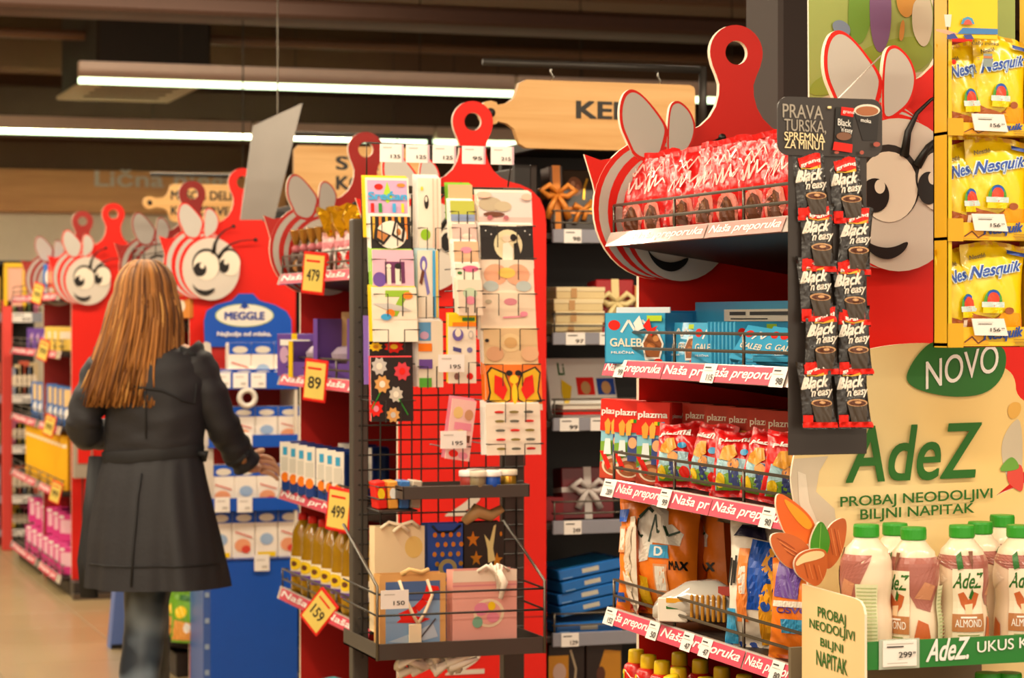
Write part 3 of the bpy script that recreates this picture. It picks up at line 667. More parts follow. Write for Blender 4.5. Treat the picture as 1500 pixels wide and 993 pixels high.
# toast pack lying
t = thing('rusk_pack', 'clear silver topped pack of sliced rusks lying at the front of the fourth shelf', 'bread pack', (1.87, on1(1040, 1.87), zt+.01), radians(-40))
CLR = M('c9c2b8', .12, spec=.8, bump=.3, bscale=15, coat=.6)
mb = MB(); rings = []
for i in range(12):
    s_ = i/11; x = -.105+.21*s_; hh = .012+.078*sin(pi*min(1, .12+s_*.85))**.8; ww = .03+.035*sin(pi*min(1, .15+s_*.75))
    rings.append([(x, ww*cos(2*pi*k/14)+.003*sin(k*3+i), hh/2+hh/2*sin(2*pi*k/14)*.96+.002*sin(k*5+i*2)) for k in range(14)])
mb.loft(rings, CLR); mb.build('wrapper', t)
for k in range(7):
    mb = MB(); mb.box(-.002, .004, -.038, .038, .012, .064, M('c98a1e', .5), bev=.0018); mb.build('rusk_slice', t, loc=(-.03+.011*k, -.030, 0), rz=radians(18))
mb = MB(); mb.box(-.09, -.03, -.058, -.05, .008, .055, PALE, bev=.002); mb.draw(Flat(.06, .047, -.0582, -.09, .008), [('r', .3, .9, .54, .66, DGREEN), ('r', .3, .95, .8, 1, M('e0a020', .4))]); mb.build('front_label', t)
mb = MB(); mb.box(.03, .055, -.045, -.04, .062, .08, M('b5443a', .4)); mb.build('side_label', t)
dog = snack_bag('snack_bag', .155, .235, .08, 41, M('eee4d4', .3, bump=.3), BLUED, [('r', .38, .95, .3, .85, BLUE), ('p', [(.5, .02), (.94, .06), (.95, .5), (.74, .62), (.56, .42)], M('f0a81c', .35)), ('l', [(.7, .78), (.62, .64), (.74, .55), (.66, .42), (.58, .3)], .05, .03, M('f0a81c', .35)), ('e', .7, .55, .07, .04, BLUE), ('e', .64, .33, .07, .04, BLUE),
       ('r', .22, .38, .2, .78, M('f08a3a', .4)), ('r', .25, .35, .42, .64, PALE), ('l', [(.06, .5), (.10, .7)], .02, .01, BLK), ('l', [(.12, .48), (.15, .68)], .02, .01, BLK), ('l', [(.17, .5), (.19, .72)], .02, .01, BLK), ('p', [(.1, .86), (.6, .86), (.5, .96), (.2, .95)], M('24203c', .4)), ('r', 0, .2, .02, .3, CYAN)])
inst('snack_bag', dog, (1.855, on1(1118, 1.855), zt), 0, 'white and blue puff bag with yellow spots right of the rusk pack', 'snack bag', rot=(radians(-6), 0, radians(-50)))
d2 = snack_bag('snack_bag', .11, .18, .06, 43, ORG, ORGD, [('p', [(.1, .62), (.6, .6), (.62, .95), (.14, .95)], PURP), ('t', 'OSVOJI', .2, .95, .44, .52, PURP, 0, .03), ('r', .3, .75, .26, .4, CYAN), ('r', .1, .9, .52, .58, PALE)])
inst('snack_bag', d2, (1.85, on1(1166, 1.85), zt), 0, 'orange snack bag with a purple patch beside the almond picture', 'snack bag', rot=(radians(-5), 0, radians(-48)))
inst('snack_bag', pf3, (2.0, 4.45, zt+.19), 0, 'second cream snack bag lying in the shade above the orange bags', 'snack bag', rot=(radians(-70), radians(5), radians(-60)))
# --- ketchup bottles
zt = R1[4][1]-.008+.0
def kbottle():
    t = thing('sauce_bottle', 'x', 'sauce bottle')
    mb = MB(); prof = [(.024, 0), (.0265, .01), (.0275, .13), (.025, .143), (.018, .148)]
    rf = lambda z: .0278 if z < .13 else .0278-(z-.13)*.2
    mb.lathe(prof, M('d41f1a', .25, coat=.4), 18)
    mb.draw(Cyl(rf, .15, 1.2), [('r', .1, .34, .45, .9, YEL), ('r', .16, .28, .52, .84, GREEN), ('l', [(.3, .42), (.45, .5), (.5, .40), (.65, .48), (.8, .42)], .03, .02, WHITE), ('l', [(.35, .9), (.6, .8), (.85, .76)], .01, .01, WHITE)])
    mb.build('bottle_body', t)
    mb = MB(); mb.lathe([(.0165, .148), (.0172, .15), (.0165, .172), (.015, .175), (.006, .176)], YEL, 18); mb.build('cap', t)
    return t
def copy_tree(o, loc, rz=0, label=None, rot=None):
    r = o.copy(); COL.objects.link(r); r.location = loc; r.rotation_euler = rot or (0, 0, rz)
    if label: tag(r, label)
    for ch in list(o.children):
        c = ch.copy(); COL.objects.link(c); c.parent = r
        for g in ch.children:
            d = g.copy(); COL.objects.link(d); d.parent = c
    return r
kb = kbottle(); kb['group'] = 'sauce bottles on the lowest visible shelf'
kp = [(932, 1.845), (950, 1.84), (970, 1.835), (994, 1.83), (1013, 1.83), (1034, 1.83), (1058, 1.83), (1084, 1.83)]
for k, (px, u) in enumerate(kp):
    loc = (u, on1(px, u), zt); lb = ORD[k]+' yellow capped red sauce bottle from the left in the front row'
    rt = (radians(12) if k == 4 else 0, radians(-8) if k == 4 else 0, radians(-60))
    if k == 0: kb.location = loc; kb.rotation_euler = rt; tag(kb, lb)
    else: copy_tree(kb, loc, 0, lb, rt)
for k in range(6):
    copy_tree(kb, (1.915, 4.62-.11*k, zt), radians(-60), ORD[k]+' yellow capped red sauce bottle from the left in the second row')

# ================================================================ endcap 2
zt = R2[0][1]-.008
FG = M('c08a3a', .25, metal=.6, bump=.4); PK = M('d0707a', .4); GOLDF = M('f2b81e', .18, metal=.8, bump=.8, bscale=30)
def figure_sweet():
    t = thing('wrapped_sweet', 'x', 'sweet')
    mb = MB(); mb.lathe([(.02, 0), (.024, .01), (.026, .045), (.018, .075), (.014, .08)], M('4a2a18', .3, bump=.4), 12); mb.draw(Cyl(lambda z: .025, .07, 1.2), [('e', .5, .5, .3, .3, M('d08a3c', .35)), ('e', .5, .62, .15, .12, CREAM)]); mb.build('wrapper', t)
    mb = MB(); mb.lathe([(.008, .078), (.015, .085), (.016, .095), (.007, .104)], PK, 10); mb.build('bow', t)
    mb = MB(); mb.lathe([(.006, .10), (.014, .12), (.022, .15), (.018, .153), (.004, .12)], FG, 9, smooth=False); mb.build('foil_tail', t)
    return t
fs = figure_sweet(); fs['group'] = 'wrapped sweets on the second endcap'; n = 0
for r in range(2):
    for k in range(6):
        px = 434+k*12; u = 1.84+.07*r; loc = (u, onu(px, 0, u)[1] if r == 0 else 7.70-.11*k, zt)
        lb = ORD[k]+' gold and brown wrapped sweet from left in the '+('front' if r == 0 else 'back')+' row beside the bee wings'
        if n == 0: fs.location = loc; tag(fs, lb)
        else: copy_tree(fs, loc, R_.uniform(0, 1), lb)
        n += 1
for k in range(3):
    u = 1.84; y = onu(489+16*k, 0, u)[1]
    t = thing('sweet_bag', ORD[k]+' from the left of the pink printed sweet bags with a bright gold foil top', 'sweet bag', (u, y, zt), radians(-55), 'gold topped sweet bags')
    mb = MB(); P = Pouch(.085, .13, .06, 60+k, 'stand', .006); P.mesh(mb, M('d9a2a0', .3), M('b98a80', .3)); mb.draw(P, [('e', .5, .35, .3, .25, WHITE), ('e', .5, .33, .18, .16, RED), ('r', .1, .9, .6, .75, PK)]); mb.build('bag_body', t)
    mb = MB(); vs = []; fs_ = []; RR = random.Random(k)
    for j in range(5):
        for i in range(13):
            a = 2*pi*i/12; r = .02+.012*j+(RR.uniform(-.008, .010) if j > 0 else 0)
            vs.append((r*cos(a), r*.6*sin(a), .115+.022*j+RR.uniform(-.008, .008)))
    for j in range(4):
        for i in range(12): fs_.append((j*13+i, j*13+i+1, (j+1)*13+i+1, (j+1)*13+i))
    mb.add(vs, fs_, GOLDF); mb.build('foil_top', t)
zt = R2[1][1]-.008
def carton(name, wd, d, h, m, ops, sideops=None, bev=.0015):
    mb = MB(); mb.box(-wd/2, wd/2, -d/2, d/2, 0, h, m, bev=bev); mb.draw(Flat(wd, h, -d/2), ops)
    if sideops: mb.draw(SideFlat(wd/2, -d/2, d/2, 0, h, 1), sideops)
    return mb.build(name, me_only=True)
pc = carton('chocolate_box', .17, .06, .14, PURP, [('r', .4, .55, 0, 1, YEL), ('e', .2, .5, .12, .2, LILAC), ('e', .75, .45, .14, .18, BROWN), ('r', .1, .9, .72, .86, WHITE)], [('r', .2, .8, .1, .9, LILAC)])
for k, (px, u) in enumerate(((442, 1.845), (470, 1.91), (498, 1.98))):
    inst('chocolate_box', pc, (u, onu(px, 0, u)[1], zt), 0, ('purple chocolate box at the left end', 'middle purple chocolate box', 'purple chocolate box deepest in')[k]+' of the second shelf left of the card rack', 'chocolate box', 'purple chocolate boxes', rot=(0, 0, radians(-58)))
for k, (px, u, h) in enumerate(((470, 1.86, .13), (508, 1.88, .21))):
    y = onu(px, 0, u)[1]
    t = thing('display_carton', ('low', 'high backed')[k]+' open cardboard display carton with purple sides left of the card rack', 'carton', (u, y, zt), radians(-60))
    mb = MB(); W = .15
    mb.box(-W/2, W/2, .05, .055, 0, h, KRAFT); mb.box(-W/2, W/2, -.06, .05, 0, .004, KRAFT); mb.box(-W/2, W/2, -.06, -.056, 0, .05, PURP); mb.build('carton_body', t)
    for sx in (-1, 1):
        mb = MB(); mb.box(sx*W/2-.002, sx*W/2+.002, -.06, .05, 0, h*.9, PURP); mb.box(sx*W/2-.009, sx*W/2+.009, -.064, -.06, 0, h*.9, YEL if k == 0 else PURP); mb.build('side_panel', t)
    mb = MB(); mb.lathe([(.02, .05), (.045, .06), (.05, .08), (.03, .1), (.008, .104)], M('b7a6b8', .25, bump=.5), 9, smooth=False); mb.build('foil_packet', t)
zt = R2[2][1]-.008
NAVY = M('1f3f86', .3, bump=.2); 
cf = carton('milk_bag', .045, .10, .165, NAVY, [('r', .0, 1, .28, 1, M('f2e9dc', .4)), ('e', .5, .3, .36, .10, ORG), ('r', .15, .85, .42, .7, M('d9d3c6', .4)), ('r', .3, .7, .74, .9, SKY)], [('r', .3, .7, .3, .9, M('4d6aa5', .4)), ('r', .2, .8, .08, .16, WHITE)], bev=.008)
for k in range(7):
    px = 432+k*12+(6 if k > 3 else 0); u = 1.822+(.0 if k < 4 else .015)
    inst('milk_bag', cf, (u, onu(px, 0, u)[1], zt), 0, ORD[k]+' navy and white milk packet from the left on the shelf above the oil bottles', 'milk packet', 'navy milk packets', rot=(0, 0, radians(-52)))
for k in range(3):
    u = 1.98; inst('milk_bag', cf, (u, 7.55-.14*k, zt), 0, ORD[k]+' navy milk packet from the left in the back row above the oil bottles', 'milk packet', 'navy milk packets', rot=(0, 0, radians(-52)))
zt = R2[3][1]-.008
OIL = M('b98a12', .12, spec=.7, coat=.5, trans=.25)
def oil():
    t = thing('oil_bottle', 'x', 'oil bottle')
    mb = MB(); mb.lathe([(.036, 0), (.04, .012), (.040, .05), (.037, .06), (.040, .07), (.040, .13), (.036, .15), (.038, .165), (.034, .20), (.018, .232), (.0145, .24)], OIL, 18); mb.build('bottle_body', t)
    mb = MB(); mb.lathe([(.0405, .055), (.0407, .056), (.0407, .118), (.0405, .119)], M('f1e3c8', .4), 18)
    mb.draw(Cyl(lambda z: .041, .25, 1.2), [('r', .05, .95, .22, .28, PURP), ('e', .5, .38, .3, .08, YEL), ('e', .5, .38, .13, .035, BROWN)]); mb.build('label_band', t)
    mb = MB(); mb.lathe([(.016, .235), (.017, .238), (.016, .258), (.005, .26)], RED, 14); mb.build('cap', t)
    return t
ob = oil(); ob['group'] = 'oil bottles'; n = 0
for r in range(2):
    for k in range(7):
        u = 1.84+r*.09; y = onu(444+k*15, 0, u)[1] if r == 0 else 7.66-.13*k; lb = ORD[k]+' golden oil bottle from the left in the '+('front' if r == 0 else 'back')+' row left of the card rack'
        if n == 0: ob.location = (u, y, zt); ob.rotation_euler = (0, 0, radians(-60)); tag(ob, lb)
        else: copy_tree(ob, (u, y, zt), radians(-60), lb)
        n += 1
zt = R2[4][1]-.008
tq = M('5fb7c9', .4)
fl = snack_bag('flour_bag', .13, .21, .08, 71, tq, tq, [('r', .1, .9, 0, .25, M('e3c76a', .4)), ('l', [(.2, .66), (.35, .74), (.5, .66), (.65, .76), (.8, .68)], .03, .02, M('2e4a5a', .4)), ('e', .5, .48, .2, .08, WHITE)], 'stand', .003)
for k in range(6):
    u = 1.86; inst('flour_bag', fl, (u, onu(486+k*15, 0, u)[1], zt), 0, ORD[k]+' turquoise flour bag from the left at the bottom of the second endcap', 'flour bag', 'turquoise flour bags', rot=(0, 0, radians(-62)))

# ================================================================ endcaps 3 and 4, simpler packs
def rowof(name, me, n, px0, px1, u, z, label, cat, grp, rz=-50):
    for k in range(n):
        px = px0+(px1-px0)*k/max(1, n-1); inst(name, me, (u, onu(px, 0, u)[1], z), 0, ORD[k]+' '+label, cat, grp, rot=(0, 0, radians(rz)))
gp = snack_bag('snack_pouch', .15, .21, .06, 81, M('6faa2c', .3), M('6faa2c', .3), [('p', [(.1, .05), (.9, .05), (.8, .4), (.2, .45)], M('e8a24a', .4)), ('e', .4, .6, .2, .12, YEL), ('e', .65, .3, .12, .1, WHITE), ('r', .3, .7, .82, .92, DGREEN)], 'stand')
op_ = snack_bag('snack_pouch', .15, .21, .06, 83, M('d9b53a', .3), M('d9b53a', .3), [('e', .5, .4, .3, .2, M('d8642a', .4)), ('e', .4, .7, .2, .1, WHITE), ('r', .2, .8, .1, .2, GREEN)], 'stand')
for k, (px, me) in enumerate(((238, op_), (250, op_), (262, gp), (272, gp))):
    u = 1.86; inst('snack_pouch', me, (u, onu(px, 0, u)[1], R3[4][1]), 0, ('yellow orange snack pouch farthest left', 'second yellow orange snack pouch', 'green snack pouch', 'green snack pouch nearest the blue display')[k]+' on the bottom shelf behind the shopper', 'snack pouch', 'pouches behind the shopper', rot=(0, 0, radians(-40)))
ob2 = carton('snack_box', .11, .05, .10, M('d98a3c', .4), [('e', .5, .5, .3, .3, CREAM), ('r', .1, .9, .75, .9, RED)])
rowof('snack_box', ob2, 6, 222, 268, 1.86, R3[1][1], 'orange snack box from the left on the shelf beside the shopper\'s hair', 'snack box', 'orange snack boxes')
rowof('snack_box', ob2, 5, 224, 268, 1.86, R3[2][1], 'orange snack box from the left on the third shelf behind the shopper', 'snack box', 'orange snack boxes behind the coat')
cols = [('d23b30', 'f0d9a0'), ('e8b02c', 'c8472c'), ('8a4ba0', 'e6c8a8'), ('2f6fc0', 'f0e8d8')]
toy = [carton('toy_box', .10, .06, .17, M(c, .4), [('e', .5, .55, .34, .3, M(d, .4)), ('r', .1, .9, .05, .2, WHITE)]) for c, d in cols]
for k in range(8):
    u = 1.86; inst('toy_box', toy[k % 4], (u, onu(57+k*7, 0, u)[1], R4[0][1]), 0, ORD[k]+' colourful box from the left on the top far left endcap shelf', 'box', 'colourful boxes far left', rot=(0, 0, radians(-50)))
lil = carton('sweet_box', .13, .08, .12, PURP, [('e', .5, .5, .3, .3, LILAC)]); yb = carton('sweet_box', .13, .08, .13, M('efc95a', .4), [('r', .2, .8, .5, .8, CREAM)])
for k in range(6):
    u = 1.86; inst('sweet_box', lil if k < 3 else yb, (u, onu(58+k*9, 0, u)[1], R4[1][1]), 0, ORD[k]+(' lilac' if k < 3 else ' yellow')+' sweet box from the left on the second far left endcap shelf', 'sweet box', 'sweet boxes far left', rot=(0, 0, radians(-50)))
bw = carton('cereal_box', .08, .06, .21, M('3d6fb5', .4), [('r', .2, .8, .5, .95, M('e8c68a', .4)), ('e', .5, .3, .3, .15, WHITE)])
rowof('cereal_box', bw, 7, 58, 104, 1.86, R4[2][1], 'blue and cream box from the left on the third far left endcap shelf', 'box', 'blue boxes far left')
yk = carton('exercise_book', .05, .12, .30, M('f0b51e', .4), [('r', .15, .85, .78, .84, CREAM)])
rowof('exercise_book', yk, 11, 52, 105, 1.86, R4[3][1], 'tall yellow book from the left on the far left endcap', 'book', 'yellow books far left')
mg = carton('doll_box', .11, .08, .15, M('d8368a', .4), [('r', .15, .85, .3, .8, M('f0c0d0', .4)), ('r', .1, .4, .85, .95, WHITE)])
rowof('doll_box', mg, 7, 54, 104, 1.86, R4[4][1], 'magenta box from the left in the lower row on the far left endcap', 'box', 'magenta boxes far left')
rowof('doll_box', mg, 6, 58, 103, 1.9, R4[4][1]+.152, 'magenta box from the left stacked in the upper row on the far left endcap', 'box', 'magenta boxes far left')

# ================================================================ gift shelves
def gz_(i): return gz[i][1]-.008
def fr(px0, px1, v): x0, x1, _, _ = front(px0, px1, 0, 0, v); return (x0+x1)/2, x1-x0
RIB = M('e08a32', .35, metal=.2)
def giftbox(label, px0, px1, i, h, m, rib, v=VG+.13, d=.08, tilt=-12, bow=True, dz=0, cross=True):
    x, W = fr(px0, px1, v)
    t = thing('gift_box', label, 'gift box', (x, v, gz_(i)+dz)); t.rotation_euler = (radians(tilt), 0, 0)
    mb = MB(); mb.box(-W/2, W/2, -d/2, d/2, 0, h, m, bev=.003); mb.build('box_body', t)
    mb = MB()
    if cross:
        mb.box(-W/2-.001, W/2+.001, -d/2-.001, d/2+.001, h*.52, h*.62, rib); mb.box(-.012, .012, -d/2-.002, d/2+.001, -.001, h+.001, rib)
    mb.build('ribbon', t)
    if bow:
        mb = MB()
        for sg in (-1, 1):
            P = [(0, -d/2-.008, h*.57), (sg*.03, -d/2-.02, h*.57+.025), (sg*.055, -d/2-.015, h*.57+.01), (sg*.03, -d/2-.012, h*.57-.008), (0, -d/2-.008, h*.57)]
            mb.tube(P, [.006, .010, .012, .010, .006], rib, 6); mb.tube([(0, -d/2-.008, h*.57), (sg*.02, -d/2-.012, h*.4), (sg*.035, -d/2-.006, h*.2)], [.006, .01, .012], rib, 6)
        mb.build('bow', t)
    return t, W
g, W = giftbox('black chocolate gift box with an orange ribbon on the top gift shelf', 822, 876, 0, .19, M('2a1c16', .3), RIB, tilt=-14, cross=False, bow=False)
mb = MB(); mb.box(-W/2, W/2, -.0425, -.041, .05, .072, RIB); mb.tube([(-.03, -.045, .02), (-.01, -.05, .06), (.01, -.05, .06), (.0, -.045, .03)], .008, RIB, 6); mb.tube([(-.03, -.05, .075), (0, -.052, .062), (.03, -.05, .085)], [.011, .006, .011], RIB, 6); mb.build('bow', g)
mb = MB(); mb.draw(Flat(W, .19, -.041), [('e', .35, .72, .2, .16, M('7a4a30', .4)), ('e', .3, .76, .06, .05, M('b98468', .4)), ('e', .42, .7, .06, .05, M('a5694c', .4)), ('l', [(.55, .5), (.6, .7), (.7, .85)], .03, .02, GOLD), ('l', [(.7, .3), (.75, .5)], .03, .02, GOLD)]); mb.build('lid_print', g)
giftbox('narrow dark gift box with amber bow left of the black chocolate box', 800, 820, 0, .20, M('3a241a', .3), RIB, tilt=-4)
CB = M('e6cf98', .45)
xx, W = fr(797, 868, VG+.15)
for k in range(4):
    mb = MB(); hh = .036; mb.box(-W/2, W/2, -.09, .09, 0, hh-.001, CB, bev=.002); mb.box(-W/2-.001, W/2+.001, -.092, .092, hh*.62, hh, M('eedcae', .45), bev=.001); mb.draw(Flat(W, hh, -.0925), [('r', .3, .42, .1, .9, TAN)])
    o = mb.build('gift_box', loc=(xx+(.003 if k % 2 else 0), VG+.15, gz_(1)+hh*k), rz=radians((-2, 1, 0, 2)[k]))
    tag(o, ('lowest', 'second from the bottom', 'third from the bottom', 'top')[k]+' flat cream gift box in the stack on the second gift shelf', 'gift box', 'cream gift boxes')
giftbox('upright dark red gift box with a pale gold bow right of the cream boxes', 869, 924, 1, .165, M('a3161d', .35), M('e6d296', .35), tilt=-6)
mb = MB(); xx, W = fr(925, 948, VG+.12); mb.box(-W/2, W/2, -.03, .03, 0, .15, M('b8321f', .4), bev=.002); mb.draw(Flat(W, .15, -.03), [('r', 0, .3, 0, 1, M('d8b06a', .4)), ('e', .6, .6, .2, .3, M('c8503a', .4))])
tag(mb.build('gift_box', loc=(xx, VG+.12, gz_(1))), 'narrow red gift box with gold edge partly behind the red board edge', 'gift box')
# picture box on third shelf
xx, W = fr(806, 905, VG+.14)
t = thing('praline_box', 'white praline box with red and blue pictures leaning on the third gift shelf', 'gift box', (xx, VG+.14, gz_(2))); t.rotation_euler = (radians(-22), 0, 0)
mb = MB(); mb.box(-W/2, W/2, -.02, .02, 0, .19, WHITE, bev=.003); mb.draw(Flat(W, .19, -.02), [('r', .42, .68, .36, .66, RED), ('e', .55, .48, .07, .11, TAN), ('r', .72, .98, .36, .64, BLUED), ('e', .85, .48, .07, .11, TAN), ('t', 'Li', .17, .26, .7, .9, DGREEN, 0, .02), ('p', [(.22, .1), (.3, .3), (.34, .5), (.2, .62), (.18, .4)], YEL)]); mb.build('box_body', t)
for k in range(3):
    mb = MB(); mb.box(-W/2, W/2, -.05, .05, 0, .015, (WHITE, RED, M('e9dfcc', .4))[k], bev=.001)
    tag(mb.build('praline_box', loc=(xx, VG+.075, gz_(2)+.016*k)), ('lowest', 'middle', 'upper')[k]+' flat praline box lying before the leaning white one', 'gift box', 'flat praline boxes')
giftbox('dark red patterned gift box with a silver bow on the fourth gift shelf', 818, 893, 3, .155, M('6f1a22', .35), M('cfc6c0', .3), tilt=-6)
mb = MB(); mb.box(-.03, .03, -.03, .03, 0, .07, M('8a2028', .4), bev=.002); xx, W = fr(798, 816, VG+.12)
tag(mb.build('gift_box', loc=(xx, VG+.12, gz_(3))), 'small dark red gift box left of the silver bowed one', 'gift box')
BK = M('1c6fc4', .25, coat=.4); xx, W = fr(797, 893, VG+.15)
for k in range(5):
    mb = MB(); mb.box(-W/2, W/2, -.1, .1, 0, .032, BK, bev=.003); mb.draw(Flat(W, .032, -.1), [('r', .36, .62, .3, .7, M('c9c8b8', .3)), ('r', .05, .2, .1, .2, M('79a8d8', .4))])
    mb.box(-W/2+.02, W/2-.02, -.08, .08, .0322, .0326, CYAND)
    o = mb.build('chocolate_box', loc=(xx, VG+.14, gz_(4)+.036*k+(.03 if k else 0)), rot=(0, radians(-9 if k else 0), radians((0, 6, 3, 8, 4)[k])))
    tag(o, ('lowest', 'second from the bottom', 'third from the bottom', 'fourth from the bottom', 'top')[k]+' glossy blue chocolate box in the tilted stack', 'chocolate box', 'blue chocolate boxes')
zb = onv(850, 1040, VG)[2]
for k, (p0, p1) in enumerate(((797, 850), (852, 905))):
    xx, W = fr(p0, p1, VG+.1); mb = MB(); mb.box(-W/2, W/2, -.04, .04, 0, .19, M('30201a', .4), bev=.002)
    mb.draw(Flat(W, .19, -.04), [('r', 0, .55, .3, .82, M('e9a424', .4)), ('e', .3, .55, .18, .15, M('f0d0c0', .4)), ('l', [(.6, .9), (.75, .6), (.7, .3)], .03, .02, M('cbbd9c', .4))] if k == 0 else [('p', [(.3, .2), (.95, .3), (.95, .85), (.5, .88), (.35, .6)], M('e9a424', .4)), ('e', .4, .5, .12, .12, BROWN)])
    tag(mb.build('coffee_gift_box', loc=(xx, VG+.1, zb)), ('left', 'right')[k]+' black and amber gift box at the bottom of the gift shelving', 'gift box')
mb = MB(); mb.box(0, 1.3, .01, .42, zb-.02, zb, SHF); mb.build('shelf', GG, loc=(.005, 0, 0))
# ================================================================ greeting card rack
VS = 5.85
sx0 = onv(520, 0, VS)[0]; sx1 = onv(772, 0, VS)[0]; xm = (sx0+sx1)/2; SW = sx1-sx0
def Z(py, px=655, v=VS): return onv(px, py, v)[2]
def X(px, v=VS): return onv(px, 0, v)[0]-xm
rack = thing('card_rack', 'dark grey wire rack holding greeting cards, stickers and gift bags', 'rack', (xm, VS, 0))
for (a, b, top) in ((520, 543, 320), (742, 772, 275)):
    mb = MB(); mb.box(X(a), X(b), .02, .06, 0, Z(top, (a+b)/2), DARKM, bev=.003)
    mb.build('post', rack)
mb = MB(); mb.box(X(543), X(770), .03, .05, Z(283), Z(272), DARKM, bev=.002); mb.build('top_bar', rack)
mb = MB()
for k in range(23): mb.tube([(X(528), .02, Z(450+k*21.5)), (X(770), .02, Z(450+k*21.5))], .0022, DWIRE, 4)
for px in (533, 560, 590, 606, 620, 645, 668, 690, 715, 740, 760): mb.tube([(X(px), .018, Z(285)), (X(px), .018, Z(960))], .0022, DWIRE, 4)
mb.build('wire_grid', rack)
mb = MB(); mb.tube([(X(537), 0, Z(262)), (X(537), 0, Z(212)), (X(752), 0, Z(216)), (X(744), 0, Z(272))], .0026, DWIRE, 5); mb.build('ticket_wire', rack)
for k, px in enumerate((573, 611, 650, 693, 735)):
    mb = MB(); w_ = .062; h_ = .046; mb.box(-w_/2, w_/2, -.002, 0, -h_, 0, TAGW); mb.draw(Flat(w_, h_, -.002, z0=-h_), [('r', .12, .5, .78, .84, SILV), ('t', ('135', '125', '125', '95', '215')[k], .45, .85, .22, .42, INK), ('r', .92, 1, 0, 1, M('c9a9b4', .4))])
    tag(mb.build('price_ticket', loc=(xm+X(px), VS-.004, Z(212)-.002)), ORD[k]+' white price ticket from the left hanging along the top wire of the card rack', 'price ticket', 'price tickets on the top wire')
# card pockets: a thin wire holder below each card
def holder(px0, px1, py, yy):
    mb = MB(); a, b = X(px0), X(px1); z = Z(py); m = (b-a)
    mb.tube([(a, .02, z), (a, yy-.012, z), (a+m*.3, yy-.012, z), (a+m*.3, yy-.012, z-.055)], .0016, DWIRE, 4)
    mb.tube([(b, .02, z), (b, yy-.012, z), (a+m*.66, yy-.012, z), (a+m*.66, yy-.012, z-.055)], .0016, DWIRE, 4)
    mb.build('card_holder', rack)
IV = M('efe3cf', .5)
def card(name, px0, px1, pt, pb, yy, edge, ops, label, cat='greeting card', lean=7, n=2, base=IV, grp='greeting cards on the rack', roll=0, hold=True, pv=None):
    x0, x1 = X(px0), X(px1); W = x1-x0; H = (Z(pt)-Z(pb))
    t = thing(name, label, cat, (xm+(x0+x1)/2, VS+yy, Z(pb)), 0, grp); t.rotation_euler = (radians(-lean), radians(roll), 0)
    mb = MB(); mb.box(-W/2, W/2, -.0015, .0015, 0, H, base); hv = (pv-pt)/(pb-pt) if pv else 1; mb.draw(Flat(W, H*hv, -.0016, z0=H*(1-hv)), ops); mb.build('card_front', t)
    for k in range(n):
        e = .006*(k+1); mb = MB(); mb.box(-W/2-e*.6, W/2-e*.4, .002+.005*k, .004+.005*k, .002, H+e*.6, edge); mb.build('envelope', t)
    if hold: holder(px0, px1, pb-(pb-pt)*.22 if pb-pt < 90 else pb-30, yy-.006)
P_ = ('r', 0, 1, 0, 1)
card('greeting_card', 533, 596, 262, 350, -.03, YEL, [('r', .04, .96, .03, .93, LILAC), ('p', [(.38, .45), (.5, .9), (.62, .45), (.5, .3)], M('a9cf2e', .4)), ('e', .3, .75, .1, .08, RED), ('e', .82, .8, .1, .05, ORG), ('t', 'Srećan', .06, .94, .4, .62, CYAN, 0, .04), ('r', .1, .18, .05, .3, RED), ('r', .28, .36, .05, .3, GREEN), ('r', .6, .68, .05, .3, CYAN), ('r', .8, .87, .05, .3, YEL)], 'yellow edged birthday card with a green star, top of the left column', pv=316)
card('greeting_card', 538, 596, 316, 400, -.045, WHITE, [('r', 0, 1, 0, .95, BLK)]+[('r', .05+.16*i, .11+.16*i, .3, .94, ORG if i % 2 else GOLD) for i in range(6)]+[('e', .5, .42, .38, .4, IV), ('p', [(.5, .4), (.1, .62), (.06, .3), (.3, .12)], BLK), ('p', [(.5, .4), (.62, .9), (.86, .62), (.8, .2)], BLK), ('p', [(.42, .4), (.16, .54), (.14, .34), (.3, .22)], M('c9803c', .4)), ('p', [(.56, .44), (.64, .76), (.78, .56), (.74, .3)], IV), ('e', .68, .5, .06, .1, M('c9803c', .4))], 'black card with a pale moon and a butterfly in the left column', pv=367)
card('greeting_card', 538, 598, 367, 450, -.06, M('9ccf4a', .5), [('r', 0, 1, 0, 1, M('dcaec0', .5)), ('r', .3, .78, .1, .68, M('6a2a5a', .5)), ('e', .16, .2, .16, .2, PURP), ('r', .34, .44, .05, .5, IV), ('e', .39, .56, .06, .06, IV), ('r', .54, .68, .05, .5, IV), ('e', .61, .56, .08, .08, BLK)], 'pink and purple card with a couple at a window, left column', pv=421)
card('greeting_card', 535, 600, 421, 500, -.075, YEL, [P_+(M('ecdcc4', .5),), ('p', [(.3, .9), (.85, .9), (.55, .1), (.38, .1), (.62, .7), (.3, .7)], M('8fb82c', .4)), ('p', [(.0, .5), (.4, .5), (.7, .4), (.9, .25), (.35, .28)], SILV), ('e', .8, .74, .11, .11, ORG), ('e', .4, .2, .1, .12, ORG), ('e', .3, .08, .12, .1, CYAN)], 'cream birthday card with a big green seven, left column', pv=468)
FB = M('1c1815', .45)
def fl_(x, y, r, c, c2): 
    return [('p', [(x+r*(1 if k % 2 else .72)*cos(pi*k/8), y+r*.75*(1 if k % 2 else .72)*sin(pi*k/8)) for k in range(16)], c), ('e', x, y, r*.36, r*.27, c2)]
